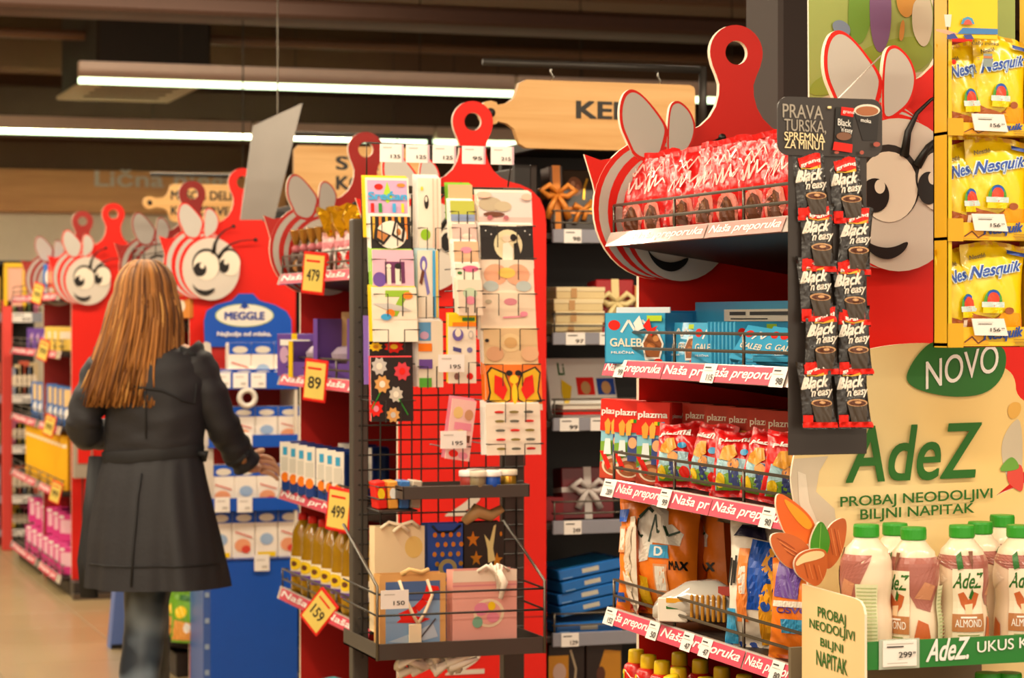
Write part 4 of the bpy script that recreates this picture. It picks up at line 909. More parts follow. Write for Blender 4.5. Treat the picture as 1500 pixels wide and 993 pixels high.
card('gift_bag', 533, 596, 468, 562, -.055, M('8d6cc0', .4), [P_+(FB,)]+fl_(.22, .72, .2, ORG, YEL)+fl_(.7, .8, .22, CYAN, YEL)+fl_(.14, .3, .17, YEL, GOLD)+fl_(.56, .3, .24, RED, YEL), 'black flower print gift bag with a lilac edge, left column', 'gift bag', n=3, lean=3, pv=524)
card('gift_bag', 531, 592, 522, 614, -.085, M('e24a50', .4), [P_+(FB,)]+fl_(.2, .86, .2, SILV, IV)+fl_(.74, .78, .21, M('d8404c', .4), RED)+fl_(.26, .58, .2, M('d9a05a', .4), IV)+fl_(.58, .42, .18, M('c8c0b0', .4), IV)+fl_(.1, .2, .18, RED, ROSE)+fl_(.5, .1, .17, M('d9a05a', .4), SILV)+[('l', [(.2, .45), (.0, .2)], .012, .012, GREEN), ('l', [(.64, .35), (.85, .1)], .012, .012, GREEN)], 'black daisy print gift bag with a red edge, lowest of the left column', 'gift bag', n=1, lean=3)
card('greeting_card', 610, 643, 262, 365, -.02, WHITE, [P_+(IV,), ('e', .3, .2, .22, .08, M('93c41e', .4)), ('e', .35, .66, .1, .1, BLK), ('e', .34, .7, .05, .04, IV), ('e', .15, .85, .06, .03, YEL), ('r', .62, .66, 0, 1, PEACH), ('r', .8, .85, 0, 1, PEACH)], 'tall narrow white card with a lime dot, top centre column', n=3, lean=2)
card('greeting_card', 606, 636, 368, 465, -.04, M('b9d6dd', .5), [P_+(IV,), ('e', .28, .8, .18, .12, M('6f66b8', .4)), ('e', .28, .78, .08, .07, IV), ('l', [(.3, .7), (.5, .35)], .07, .05, M('7a78c0', .4)), ('l', [(.26, .7), (.12, .5)], .07, .05, BROWN), ('r', .7, .84, 0, 1, CYAN), ('r', .88, .94, 0, 1, YEL)], 'narrow white card with a violet ribbon loop, centre column', n=2, lean=2)
card('greeting_card', 604, 640, 470, 566, -.055, WHITE, [P_+(IV,), ('r', .02, .52, .7, .98, M('5a9ccc', .4)), ('e', .25, .78, .18, .06, LILAC), ('r', .0, .55, .54, .66, ORG), ('r', .02, .56, .28, .42, PURP), ('r', .02, .52, .0, .14, M('5cb43c', .4))], 'narrow card with blue, orange and purple scenes at the centre left', n=3, lean=2)
sm = [('270', M('86c02c', .5), 'olive card with a green edge', [P_+(M('c7ab7c', .5),)]), ('294', WHITE, 'lime and blue landscape card', [('r', 0, 1, .4, 1, M('b5b845', .5)), ('r', 0, 1, .1, .4, M('8a9cc0', .5))]),
      ('328', IV, 'pale pink card with a pearl', [P_+(M('e3bcb0', .5),), ('e', .6, .3, .2, .15, IV)]), ('354', WHITE, 'peach card with pink flowers', [P_+(M('dcb28c', .5),), ('e', .5, .6, .24, .15, ROSE)]),
      ('386', WHITE, 'cream card with one magenta bloom', [P_+(IV,), ('e', .6, .66, .34, .2, M('cf5f86', .5)), ('e', .15, .4, .1, .1, DGREEN)]), ('410', IV, 'small cream and mint card', [P_+(M('e4cdb6', .5),), ('e', .5, .62, .3, .16, M('b9c8a8', .5)), ('e', .5, .42, .2, .12, ROSE)])]
for k, (pt, ed, lb, ops) in enumerate(sm):
    card('greeting_card', 655, 690, int(pt), int(pt)+52, -.02-.016*k, ed, ops, lb+' in the narrow centre column of the rack', n=2, lean=8, pv=int(pt)+(26, 34, 26, 32, 24, 52)[k])
card('sticker_sheet', 640, 680, 460, 560, -.10, YEL, [P_+(IV,), ('r', 0, 1, .82, 1, YEL), ('r', .15, 1, .82, .88, ORG), ('r', .5, .95, .9, .95, DGREEN), ('e', .34, .7, .2, .09, M('6b5fa8', .4)), ('e', .34, .73, .11, .06, IV), ('e', .8, .7, .1, .06, SILV), ('e', .8, .7, .06, .04, IV), ('l', [(.15, .5), (.45, .47)], .03, .03, M('4a4a88', .4)), ('e', .75, .48, .1, .04, M('7a78a8', .4)), ('e', .28, .1, .1, .05, M('8a5a50', .4)), ('e', .75, .1, .12, .05, RED)], 'cream tattoo sheet with a yellow top and violet crescent in the centre', 'sticker sheet', n=1, lean=1, grp=None)
card('sticker_sheet', 633, 668, 583, 670, -.11, ROSE, [P_+(M('eebfb8', .5),), ('e', .3, .78, .2, .1, M('e6c27c', .4)), ('e', .75, .76, .18, .09, M('c9936c', .4)), ('r', .2, .9, .5, .62, ROSE), ('e', .5, .42, .2, .09, M('e9c88a', .4)), ('r', .7, .9, .3, .42, BROWN), ('e', .3, .1, .2, .06, RED), ('e', .7, .08, .2, .06, ROSE)], 'tilted pink sticker sheet hanging below the tattoo sheet', 'sticker sheet', n=2, lean=1, roll=8, grp=None)
for (px, py, num) in ((661, 548-2, '195'), (664, 658, '195'), (578, 892, '150')):
    mb = MB(); mb.box(-.034, .034, -.002, 0, -.022, .022, TAGW); mb.draw(Flat(.068, .044, -.002, z0=-.022), [('r', .12, .5, .74, .80, SILV), ('t', num, .45, .85, .2, .42, INK)])
    yy = -.135 if py < 800 else -.42
    mb.build('price_ticket', rack, loc=(onv(px, py-14, VS+yy)[0]-xm, yy, onv(px, py-14, VS+yy)[2]))
card('greeting_card', 697, 775, 280, 345, -.03, IV, [P_+(M('dccfc8', .5),), ('r', 0, 1, 0, .22, M('e3b8ae', .5)), ('e', .22, .62, .22, .22, M('b9a98c', .5)), ('e', .45, .55, .16, .16, M('c0b090', .5)), ('e', .28, .3, .2, .08, BROWN), ('e', .2, .2, .05, .07, M('b5646a', .5)), ('e', .5, .2, .05, .07, M('b5646a', .5)), ('e', .9, .85, .1, .1, PEACH), ('e', .1, .9, .14, .1, PEACH)], 'grey pink card with an old carriage, top of the right column', pv=328)
card('greeting_card', 697, 774, 327, 393, -.045, WHITE, [('r', 0, 1, 0, .93, BLK), ('e', .52, .42, .27, .42, M('ddcfa4', .5)), ('p', [(.4, 0), (.42, .45), (.52, .5), (.62, .3), (.6, 0)], IV), ('e', .5, .6, .09, .1, M('e8cdb0', .5)), ('e', .62, .62, .06, .1, BLK), ('p', [(.62, 0), (.62, .45), (.7, .5), (.74, .2), (.7, 0)], BLK), ('e', .1, .8, .012, .02, WHITE), ('e', .2, .7, .012, .02, WHITE), ('e', .84, .8, .012, .02, WHITE), ('e', .93, .7, .012, .02, WHITE)], 'black card with a couple before a full moon, right column', pv=381)
card('greeting_card', 693, 772, 380, 445, -.06, IV, [P_+(M('e6d3bc', .5),), ('e', .3, .55, .22, .32, M('e5a884', .5)), ('e', .7, .55, .22, .32, M('e5a884', .5)), ('e', .5, .6, .16, .16, M('e9c65a', .5)), ('e', .2, .2, .14, .16, M('b0bcb8', .5)), ('e', .8, .2, .14, .16, M('b0bcb8', .5))], 'cream card with a soft rainbow heart, right column', pv=429)
card('greeting_card', 692, 772, 428, 497, -.075, WHITE, [P_+(M('e5cfb4', .5),), ('e', .55, .74, .12, .1, M('cc7f8a', .5)), ('e', .15, .74, .06, .06, M('b5a88c', .5)), ('l', [(.4, .3), (.8, .34)], .012, .02, ROSE), ('e', .78, .4, .07, .07, ROSE)], 'cream card with a small mauve oval, right column', pv=481)
card('greeting_card', 694, 772, 480, 548, -.09, WHITE, [P_+(M('d9b888', .5),), ('e', .5, .6, .2, .25, M('e3c590', .5)), ('e', .5, .6, .12, .15, M('cfa468', .5)), ('e', .2, .3, .16, .2, M('cf9c74', .5)), ('e', .85, .3, .16, .2, M('dcae84', .5)), ('e', .06, .66, .04, .05, BLK)], 'gold rose card above the orange butterfly, right column', pv=534)
card('butterfly_card', 694, 775, 533, 600, -.105, ORG, [P_+(M('f07a22', .4),), ('p', [(.45, .4), (.36, .8), (.1, .95), (.02, .8), (.06, .3), (.0, .05), (.3, .0), (.44, .1)], BLK), ('p', [(.55, .4), (.64, .8), (.9, .95), (.99, .8), (.94, .3), (1, .05), (.7, 0), (.56, .1)], BLK), ('p', [(.43, .4), (.34, .76), (.12, .90), (.05, .78), (.09, .3), (.05, .08), (.3, .03), (.42, .12)], YELD), ('p', [(.57, .4), (.66, .76), (.88, .90), (.96, .78), (.91, .3), (.95, .08), (.7, .03), (.58, .12)], YELD), ('p', [(.38, .36), (.3, .66), (.16, .74), (.14, .3), (.3, .1)], RED), ('p', [(.62, .36), (.7, .66), (.84, .74), (.86, .3), (.7, .1)], RED), ('e', .42, .78, .06, .07, BLK), ('e', .58, .78, .06, .07, BLK), ('e', .5, .62, .08, .11, YEL), ('e', .5, .26, .05, .26, YEL)], 'bright orange butterfly card in the right column', grp=None, pv=591)
cars = [P_+(IV,)]
for r in range(5):
    for c in range(3): cars += [('e', .24+.27*c, .84-.18*r, .09, .026, (RED, M('8a7a3a', .4), M('6a6a5a', .4))[(r+c) % 3]), ('r', .17+.27*c, .31+.27*c, .815-.18*r, .835-.18*r, (M('b03028', .4), M('8a7a3a', .4), M('5a5a50', .4))[(r+c) % 3])]
card('sticker_sheet', 692, 770, 590, 664, -.12, WHITE, cars, 'white sheet of little car stickers at the foot of the right column', 'sticker sheet', n=3, lean=4, grp=None)
# tray with small pots
VT = VS-.16; tz0, tz1 = onv(675, 730, VT)[2], onv(675, 711, VT)[2]; tx0, tx1 = onv(590, 0, VT)[0]-xm, onv(776, 0, VT)[0]-xm
tr = MB(); tr.box(tx0, tx1, -.16, -.157, tz0, tz1, DARKM, bev=.001); tr.box(tx0, tx1, -.157, .0, tz1-.012, tz1-.008, BLACKM); tr.box(tx0, tx0+.003, -.16, .0, tz0, tz1, DARKM); tr.box(tx1-.003, tx1, -.16, .0, tz0, tz1, DARKM)
tr.box(tx0, tx1, -.003, .0, tz0, tz1, DARKM)
tr.build('pot_tray', rack)
for k, (px, py, v, lid, body, lb) in enumerate(((686, 702, .10, WHITE, M('a33a30', .3), 'white lidded pot with a red body at the left'), (697, 694, .05, WHITE, M('b3a888', .3), 'white lidded pot at the back'), (700, 707, .12, M('d8cdb8', .4), M('8a7a5a', .3), 'cream lidded glitter pot at the front'), (721, 707, .12, WHITE, BLUE, 'white lidded blue pot'), (719, 694, .05, M('8f857c', .4), M('6a5f58', .4), 'grey lidded pot behind the blue one'), (744, 699, .09, M('efe3cc', .4), GOLD, 'cream lidded gold pot at the right end'))):
    t = thing('craft_pot', lb+' of the rack tray', 'pot', (onv(px, 0, VS-v-.02)[0], VS-v-.02, tz1-.008), 0, 'pots on the rack tray')
    mb = MB(); mb.lathe([(.019, 0), (.021, .004), (.021, .026), (.018, .03)], body, 16); mb.build('pot_body', t)
    mb = MB(); mb.lathe([(.0235, .028), (.024, .03), (.024, .041), (.022, .043)], lid, 18); mb.build('lid', t)
# small basket at the left
bz = Z(745, 563)
mb = MB(); bx0, bx1 = X(537), X(592); mb.box(bx0, bx1, -.12, -.0, bz, bz+.004, DARKM)
for h in (.0, .03, .06): mb.tube([(bx0, 0, bz+h+.003), (bx0, -.12, bz+h+.003), (bx1, -.12, bz+h+.003), (bx1, 0, bz+h+.003)], .002, DWIRE, 4)
mb.build('small_basket', rack)
for k, c in enumerate((RED, M('e9a03c', .4), M('3f7ac0', .4), M('c9b8a0', .4))):
    mb = MB(); mb.box(-.013, .013, -.03, .03, 0, .07, c, bev=.003); mb.draw(Flat(.026, .07, -.03), [('e', .5, .55, .35, .2, YEL if k != 1 else WHITE)])
    tag(mb.build('toy_packet', loc=(xm+bx0+.018+.028*k, VS-.06, bz+.006), rot=(0, radians(-6+4*k), 0)), ORD[k]+' tiny coloured packet from the left in the small wire basket', 'packet', 'packets in the small basket')
# big basket with gift bags
VB = VS-.30
b0, b1 = onv(552, 0, VB)[0]-xm, onv(797, 0, VB)[0]-xm
bzb, bzt = onv(675, 962, VB)[2], onv(675, 938, VB)[2]; yb_ = VB-VS
mb = MB(); mb.box(b0, b1, yb_-.003, yb_, bzb, bzt, DARKM, bev=.001); mb.box(b0, b1, yb_, .02, bzb, bzb+.004, DARKM)
for x in (b0, b1-.003): mb.box(x, x+.003, yb_, .02, bzb, bzt, DARKM)
mb.build('gift_bag_tray', rack)
mb = MB()
for py in (866, 897):
    z = onv(675, py, VB)[2]; mb.tube([(b0, .02, z+.005), (b0, yb_-.004, z), (b1, yb_-.004, z), (b1, .02, z+.005)], .0028, DWIRE, 5)
zz = onv(675, 855, VB)[2]
for x in (b0, b1): mb.tube([(x, .02, Z(765)), (x, yb_-.004, zz), (x, yb_-.004, bzb)], .004, WIRE, 5)
mb.build('basket_wires', rack)
def gbag(name, label, px0, px1, pt, pb, v, m, ops, handle=None, d=.05, extra=None, grp='gift bags in the rack basket'):
    x0, x1, z0, z1 = front(px0, px1, pt, pb, v); W = x1-x0; H = z1-z0
    t = thing(name, label, 'gift bag', ((x0+x1)/2, v, z0), 0, grp)
    mb = MB(); mb.box(-W/2, W/2, 0, .0015, 0, H, m); mb.box(-W/2, W/2, d, d+.0015, 0, H, m); mb.box(-W/2, W/2, 0, d, 0, .002, m)
    for sg in (-1, 1): mb.add([(sg*W/2, 0, 0), (sg*W/2, 0, H), (sg*(W/2-.012), d/2, H), (sg*(W/2-.004), d/2, 0), (sg*W/2, d, 0), (sg*W/2, d, H)], [(0, 1, 2, 3), (3, 2, 5, 4)], m)
    mb.draw(Flat(W, H, 0), ops); mb.build('bag_body', t)
    if handle:
        mb = MB(); handle(mb, W, H); mb.build('handle', t)
    if extra: extra(t, W, H)
    return t
def bowh(mb, W, H):
    for sg in (-1, 1): mb.tube([(sg*.05, -.003, H-.004), (sg*.03, -.006, H+.012), (0, -.01, H+.004), (-sg*.02, -.012, H-.012)], .005, M('f0e0c0', .5), 6)
def ribb(mb, W, H):
    for k in range(5): mb.tube([(-.02+.02*k, -.004, H-.002), (.0+.01*k, -.012, H+.012+.004*(k % 2)), (.03, -.012, H-.01-.01*k)], .005, M('efe4d2', .5), 6)
    mb.tube([(.03, -.014, H), (.045, -.016, H-.03), (.035, -.016, H-.07)], [.008, .01, .006], M('efe4d2', .5), 6)
gbag('gift_bag', 'tall textured cream gift bag with a gold seal at the back left of the basket', 549, 622, 771, 925, VS-.10, M('e6cfa6', .55), [('e', .78, .8, .18, .105, M('e2c070', .35))], bowh)
gbag('gift_bag', 'royal blue gift bag with gold blossoms', 626, 678, 767, 935, VS-.08, M('2450a8', .4), [('e', .15+.22*(i % 4)+.08*((i//4) % 2), .06+.085*(i//4), .06, .022, GOLD) for i in range(44)]+[('e', .5, .62, .26, .08, M('9a8a58', .4)), ('e', .5, .62, .14, .045, M('2450a8', .4))], lambda mb, W, H: mb.tube([(-.035, -.004, H-.004), (-.02, -.004, H-.02), (.02, -.004, H-.02), (.04, -.004, H-.004)], .003, BLK, 5))
st_ = lambda x, y, r: ('p', [(x+r*(1 if k % 2 == 0 else .42)*cos(pi/2+pi*k/5), y+r*.42*(1 if k % 2 == 0 else .42)*sin(pi/2+pi*k/5)) for k in range(10)], GOLD)
gbag('gift_bag', 'black gift bag with gold stars and crumpled gold paper', 680, 738, 765, 940, VS-.08, M('2a211a', .5), [st_(.22, .86, .17), st_(.3, .7, .16), st_(.82, .68, .16), ('p', [(.5, .9), (.64, .84), (.74, .97), (.8, .98), (.72, .78), (.78, .68), (.6, .66), (.58, .78)], M('e0cf8c', .4)), ('e', .92, .9, .03, .02, GOLD)], lambda mb, W, H: mb.tube([(-.05, .01, H), (-.02, .0, H+.03), (.02, .01, H+.015), (.05, 0, H+.035)], [.012, .02, .016, .01], M('c9a068', .5), 7))
def ropes(mb, W, H):
    for sg in (-1, 1): mb.tube([(sg*.035, -.003, H*.92), (sg*.035+.012, -.008, H*.7), (sg*.016+.012, -.010, H*.45), (.01, -.01, H*.3)], .0042, M('ecd6b4', .6), 6)
    mb.tube([(-.03, .0, H), (-.01, -.005, H+.012), (.02, -.005, H+.004), (.04, 0, H+.01)], .006, M('d9b070', .5), 6)
def ptag(t, W, H):
    mb = MB(); mb.box(-.014, .018, -.014, -.012, -.035, H*.3, M('eedcb8', .5), bev=.001); mb.build('gift_tag', t)
gbag('gift_bag', 'sky blue gift bag with a red aeroplane and rope handles', 556, 653, 841, 944, VB+.03, M('d9a562', .5), [('r', .09, .91, .02, .90, M('86a9cf', .45)), ('r', .09, .91, .62, .90, M('4a6a9e', .45)), ('p', [(.12, .05), (.6, .2), (.8, .3), (.88, .1), (.5, .02)], M('b9c9da', .45)), ('l', [(.3, .4), (.55, .5), (.68, .62), (.78, .82)], .06, .05, RED), ('p', [(.25, .32), (.42, .46), (.56, .4), (.76, .36), (.6, .30)], RED), ('p', [(.68, .74), (.9, .76), (.88, .82), (.7, .84)], RED), ('l', [(.62, .1), (.84, .36)], .01, .012, M('4a4a50', .4))], ropes, extra=ptag)
gbag('gift_bag', 'pale pink gift bag with a flower wreath and white ribbon', 663, 757, 835, 940, VB+.03, M('e9a99c', .5), [('r', 0, 1, .84, 1, M('ead9c4', .5)), ('r', 0, 1, .78, .80, M('d98a90', .5)), ('e', .56, .4, .24, .2, M('eed9b8', .5)), ('e', .56, .4, .19, .16, M('e9a99c', .5)), ('e', .44, .46, .11, .09, M('e58aa8', .5)), ('e', .62, .34, .1, .07, ROSE), ('e', .38, .28, .08, .08, M('7ab094', .5)), ('e', .6, .5, .06, .06, YEL)], ribb)
zq = bzb-.14
mb = MB(); mb.tube([(b0, yb_, zq), (b1, yb_, zq)], .003, DWIRE, 5); mb.tube([(b0, .02, zq-.0), (b0, yb_, zq)], .003, DWIRE, 5); mb.tube([(b1, .02, zq), (b1, yb_, zq)], .003, DWIRE, 5); mb.build('lower_wires', rack)
mb = MB(); RR = random.Random(5)
for k in range(16):
    a = RR.uniform(0, 6.28); p0 = Vector((RR.uniform(-.06, .06), RR.uniform(-.03, .03), RR.uniform(0, .04)))
    mb.tube([p0, p0+Vector((.03*cos(a), .02, .02)), p0+Vector((.05*cos(a), 0, -.01)), p0+Vector((.07*cos(a+1), -.02, .015))], [.008, .014, .012, .005], M('e9dfd2', .5), 6)
o = mb.build('tissue_bow', loc=(xm+X(590), VB+.06, onv(590, 985, VB+.06)[2])); tag(o, 'ball of white curled gift ribbon at the foot of the card rack', 'ribbon')
mb = MB(); mb.box(X(545), X(640), yb_+.02, .0, zq-.05, zq-.04, DARKM); mb.build('lower_shelf', rack)

# ================================================================ hanging wooden signs
def wsign(label, px0, px1, pt, pb, v, lines, handle=None, frame=None):
    x0, x1, z0, z1 = front(px0, px1, pt, pb, v); W = x1-x0; H = z1-z0
    t = thing('wooden_sign', label, 'sign', ((x0+x1)/2, v, z0))
    r = .018; pts = []
    for cx, cz, a in ((W/2-r, r, -pi/2), (W/2-r, H-r, 0)): pts += [(cx+r*cos(a+pi/2*i/4), cz+r*sin(a+pi/2*i/4)) for i in range(5)]
    if handle:
        hl = handle; m = H*.5
        pts += [(-W/2+.03, H), (-W/2+.008, H-.012), (-W/2-.008, m+.045), (-W/2-.03, m+.03), (-W/2-hl*.5, m+.024)]
        pts += [(-W/2-hl+.035+.036*cos(a), m+.036*sin(a)) for a in [radians(60+i*30) for i in range(9)]]
        pts += [(-W/2-hl*.5, m-.024), (-W/2-.03, m-.03), (-W/2-.008, m-.045), (-W/2+.008, .012), (-W/2+.03, 0)]
    else: pts += [(-W/2+r, H), (-W/2, H-r), (-W/2, r), (-W/2+r, 0)]
    mb = MB(); mb.prism(pts, -.012, .012, WOODS); mb.build('board', t)
    if handle:
        mb = MB(); mb.lathe([(.014, 0), (.014, .001)], BLACKM, 16); o = mb.build('hanging_hole', t, loc=(-W/2-handle+.035, -.0125, m), rot=(pi/2, 0, 0))
    mb = MB(); S = Flat(1, 1, -.0125, 0, 0)
    mb.draw(S, [('t', s, onv(a, 0, v)[0]-(x0+x1)/2, onv(b, 0, v)[0]-(x0+x1)/2, onv((a+b)/2, q1, v)[2]-z0, onv((a+b)/2, q0, v)[2]-z0, INK, 0, .03) for (s, a, b, q0, q1) in lines]); mb.build('lettering', t)
    mb = MB()
    for sx in (-.3, .3):
        mb.tube([(sx*W, 0, H-.002), (sx*W+.006, 0, H+.012), (sx*W-.004, 0, H+.024), (sx*W, 0, H+.045)], .0025, CHROME, 5)
    mb.build('hook', t)
    mb = MB(); zt_ = H+.048; mb.tube([(-W/2-.1, 0, zt_), (W/2+.03, 0, zt_)], .011, DWIRE, 8)
    mb.tube([(W/2+.03, 0, zt_+.01), (W/2+.03, 0, 2.03-z0)] if v < 12 else [(W/2+.03, 0, zt_), (W/2+.03, 0, 4.15-z0)], .013 if v < 12 else .004, DWIRE, 8); mb.build('hanging_frame', t)
    return t
wsign('light wooden cutting-board sign reading KE beside the coffee board', 755, 1016, 121, 220, VG-.02, [('KEKS', 843, 946, 150, 175)], handle=.115)
wsign('wooden sign with two dark lines SV and KO left of the card rack', 430, 620, 215, 304, 9.93, [('SVE', 492, 552, 230, 249), ('KOZ', 492, 554, 259, 278)])
wsign('small far wooden sign with two text lines behind the shopper', 247, 348, 270, 326, 12.9, [('MESO I DELI', 250, 338, 280, 293), ('KONZERVE', 250, 335, 303, 315)], handle=.14)
# grey translucent sheet
vv = 9.2; P4 = [onv(*p, vv) for p in ((352, 322), (402, 322), (443, 151), (371, 184))]
c = Vector(P4[0]); t = thing('hanging_poster', 'pale grey glossy hanging sheet leaning between the wooden signs', 'poster', tuple(c))
mb = MB(); mb.prism([(p[0]-c.x, p[2]-c.z) for p in P4], 0, .008, M('857f78', .22, spec=.6, bump=.4, bscale=4, var=.3, vs=3)); mb.build('sheet', t)
mb = MB(); mb.tube([((P4[3][0]+P4[2][0])/2-c.x, .004, (P4[3][2]+P4[2][2])/2-c.z), ((P4[3][0]+P4[2][0])/2-c.x, .004, 4.15-c.z)], .003, WIRE, 4); mb.build('hanging_wire', t)
# ================================================================ almond drink display
VA = 3.56; VF = 3.29
def V(px, py, v): p = onv(px, py, v); return p
o_ = onv(1180, 993, VF); ax = o_[0]
xa0, xa1 = onv(1178, 0, 3.5)[0], onv(1560, 0, VF)[0]
zr0, zr1 = onv(1330, 978, VF)[2], onv(1330, 937, VF)[2]
ad = thing('drink_display', 'cream and green almond drink display stand with tray, printed back card and side card', 'display stand', (xa0, VF, 0))
def L3(px, py, v): p = onv(px, py, v); return (p[0]-xa0, p[2])
ADG = M('1d6612', .5); ADD = M('1f6b1a', .45)
back = [(1178, 1010), (1183, 880), (1190, 820), (1176, 775), (1163, 735), (1158, 700), (1163, 668), (1180, 600), (1205, 548), (1240, 520), (1285, 508), (1325, 503), (1370, 502), (1420, 512), (1469, 536), (1487, 551), (1489, 582), (1520, 596), (1520, 700), (1520, 1010)]
BK_ = bpy.data.materials.new('cream_print'); BK_.use_nodes = True
def mkprint(m, ca, cb, sc, lo=.42, hi=.62):
    nt = m.node_tree; b = nt.nodes['Principled BSDF']; tc = nt.nodes.new('ShaderNodeTexCoord'); n = nt.nodes.new('ShaderNodeTexNoise'); n.inputs['Scale'].default_value = sc; n.inputs['Detail'].default_value = 1
    cr = nt.nodes.new('ShaderNodeValToRGB'); cr.color_ramp.elements[0].position = lo; cr.color_ramp.elements[1].position = hi
    for e, c in zip(cr.color_ramp.elements, (ca, cb)): e.color = [lin(int(c[i:i+2], 16)) for i in (0, 2, 4)]+[1]
    nt.links.new(tc.outputs['Object'], n.inputs['Vector']); nt.links.new(n.outputs['Fac'], cr.inputs[0]); nt.links.new(cr.outputs[0], b.inputs['Base Color']); b.inputs['Roughness'].default_value = .42
mkprint(BK_, 'efd9a0', 'eecb82', 2.2)
mb = MB(); yb = VA-VF
bq = [L3(*p, VA) for p in back]; bq = [bq[0], bq[1]]+soft(bq[1:-1], 2)[4:-4]+[bq[-2], bq[-1]]; mb.prism(bq, yb, yb+.006, BK_, CREAM); mb.build('back_card', ad)
mb = MB(); S = Flat(1, 1, yb, 0, 0, .0006)
Lp = lambda *ps: [L3(*p, VA) for p in ps]
mb.draw(S, [('p', Lp((1163, 672), (1158, 700), (1163, 735), (1176, 775), (1190, 820), (1230, 800), (1222, 745), (1195, 720), (1200, 690), (1213, 668)), M('cfc3ae', .4)),
            ('p', Lp((1168, 690), (1170, 735), (1190, 790), (1205, 785), (1185, 735), (1180, 695)), M('e2d8c6', .4)),
            ]); mb.build('splash_print', ad); mb = MB(); mb.draw(S, [('p', soft(Lp((1480, 620), (1465, 650), (1470, 690), (1486, 720), (1498, 700), (1497, 610))), M('cdbfa6', .4)),
            ('p', soft(Lp((1474, 600), (1482, 588), (1496, 590), (1494, 608), (1480, 616))), M('e3ae4e', .4)),
            ('p', soft(Lp((1474, 690), (1482, 683), (1498, 678), (1499, 722), (1486, 716), (1475, 706))), M('d8483a', .4)), ('p', soft(Lp((1460, 690), (1478, 668), (1487, 672), (1494, 686), (1478, 690))), M('6aa23a', .4))])
novo = soft(Lp((1324, 556), (1332, 534), (1350, 510), (1368, 498), (1420, 498), (1466, 504), (1474, 525), (1466, 556), (1442, 577), (1405, 582), (1368, 578), (1338, 569)))
mb.build('splash_print', ad)
mb = MB(); mb.draw(Flat(1, 1, yb-.0036, 0, 0, .0006), [('p', novo, ADD)]); mb.build('green_patch', ad)
mb = MB(); S = Flat(1, 1, yb-.005, 0, 0, .0006)
def T(s, px0, px1, y0, y1, m, v=VA, sh=0, bo=.012, sl=0):
    a = L3(px0, (y0+y1)/2, v); b = L3(px1, (y0+y1)/2, v); lo = L3((px0+px1)/2, y1, v)[1]; hi = L3((px0+px1)/2, y0, v)[1]
    return ('t', s, a[0], b[0], lo, hi, m, sh, bo, sl)
mb.draw(S, [T('NOVO', 1354, 1460, 516, 557, WHITE, bo=.005, sl=.030)]); mb.build('lettering', ad)
mb = MB(); S = Flat(1, 1, yb-.005, 0, 0, .0006)
mb.draw(S, [T('AdeZ', 1243, 1430, 622, 703, ADG, sh=.6, bo=.012, sl=.004), ]); mb.build('lettering', ad)
mb = MB(); mb.draw(S, [T('PROBAJ NEODOLJIVI', 1229, 1451, 721, 740, ADG, sl=.008), T('BILJNI NAPITAK', 1258, 1424, 741, 760, ADG, sl=.006)]); mb.build('lettering', ad)
# side card (in a plane along the aisle) with rounded near top corner
sy0, sy1 = 3.5, VF
zs = lambda px, py: EYE+(HOR-py)/FPX*(onu(px, py, xa0)[1]*ct+xa0*st)
ys = lambda px: onu(px, 0, xa0)[1]-VF
pl = [(ys(1178), zs(1178, 1040)), (ys(1178), zs(1178, 855)), (ys(1255), zs(1255, 876)), (ys(1263), zs(1263, 880)), (ys(1268), zs(1268, 889)), (ys(1270), zs(1270, 900)), (ys(1270), zs(1270, 1040))]
mb = MB(); SP = bpy.data.materials.new('cream_side_print'); SP.use_nodes = True; mkprint(SP, 'e8c58c', 'f0d9a4', 3)
mb.prism(pl, -.004, 0, SP, CREAM, plane='yz'); mb.build('side_card', ad)
class SC_:
    flat = True
    def __init__(s, k=0): s.k = k
    def __call__(s, px, b, l):   # px from far to near on the side card
        return (-.0045-.0005*l, s.y0+(s.y1-s.y0)*px, s.z0+b*s.h)
mb = MB()
for s_, p0, p1, q0, q1 in (('PROBAJ', 1202, 1243, 893, 917), ('NEODOLJIVI', 1190, 1256, 914, 936), ('BILJNI', 1206, 1239, 938, 958), ('NAPITAK', 1200, 1245, 958, 984)):
    K = SC_(); K.y0 = ys(p0); K.y1 = ys(p1); pc = (p0+p1)/2; K.z0 = zs(pc, q1-3); K.h = zs(pc, q0+1)-K.z0
    mb.draw(K, [('t', s_, 0, 1, 0, 1, ADG, 0, .012, -.10)])
mb.build('lettering', ad)
# fruit and almond cut-out on the far edge of the side card
def V5(px, py): p = onv(px, py, 3.50); return (p[0]-xa0, p[2])
yc = 3.50-VF
def cut(name, pts, m, yo, extra=()):
    gx_ = sum(p[0] for p in pts)/len(pts); gy_ = sum(p[1] for p in pts)/len(pts); pts = [(gx_+(p[0]-gx_)*1.1, gy_+(p[1]-gy_)*1.1) for p in pts]
    mb = MB(); mb.prism(soft([V5(*p) for p in pts]), yc-.006-yo, yc-yo, m, CREAM)
    S = Flat(1, 1, yc-.0063-yo, 0, 0, .0005)
    for e in extra:
        if e[0] == 'p': mb.draw(S, [('p', soft([V5(*p) for p in e[1]]), e[2])])
        else: mb.draw(S, [('l', [V5(*p) for p in e[1]], e[3], e[3], e[2])])
    mb.build(name, ad)
ALM = M('c4622e', .4); ALL = M('e08a52', .4); ALD = M('9a4420', .4)
cut('orange_cutout', [(1139, 723), (1160, 735), (1180, 752), (1190, 768), (1190, 790), (1170, 795), (1150, 782), (1141, 760), (1136, 740)], M('ef6a1e', .35), 0, [('p', [(1142, 727), (1160, 738), (1180, 755), (1189, 770), (1180, 777), (1160, 758)], M('f6a621', .35))])
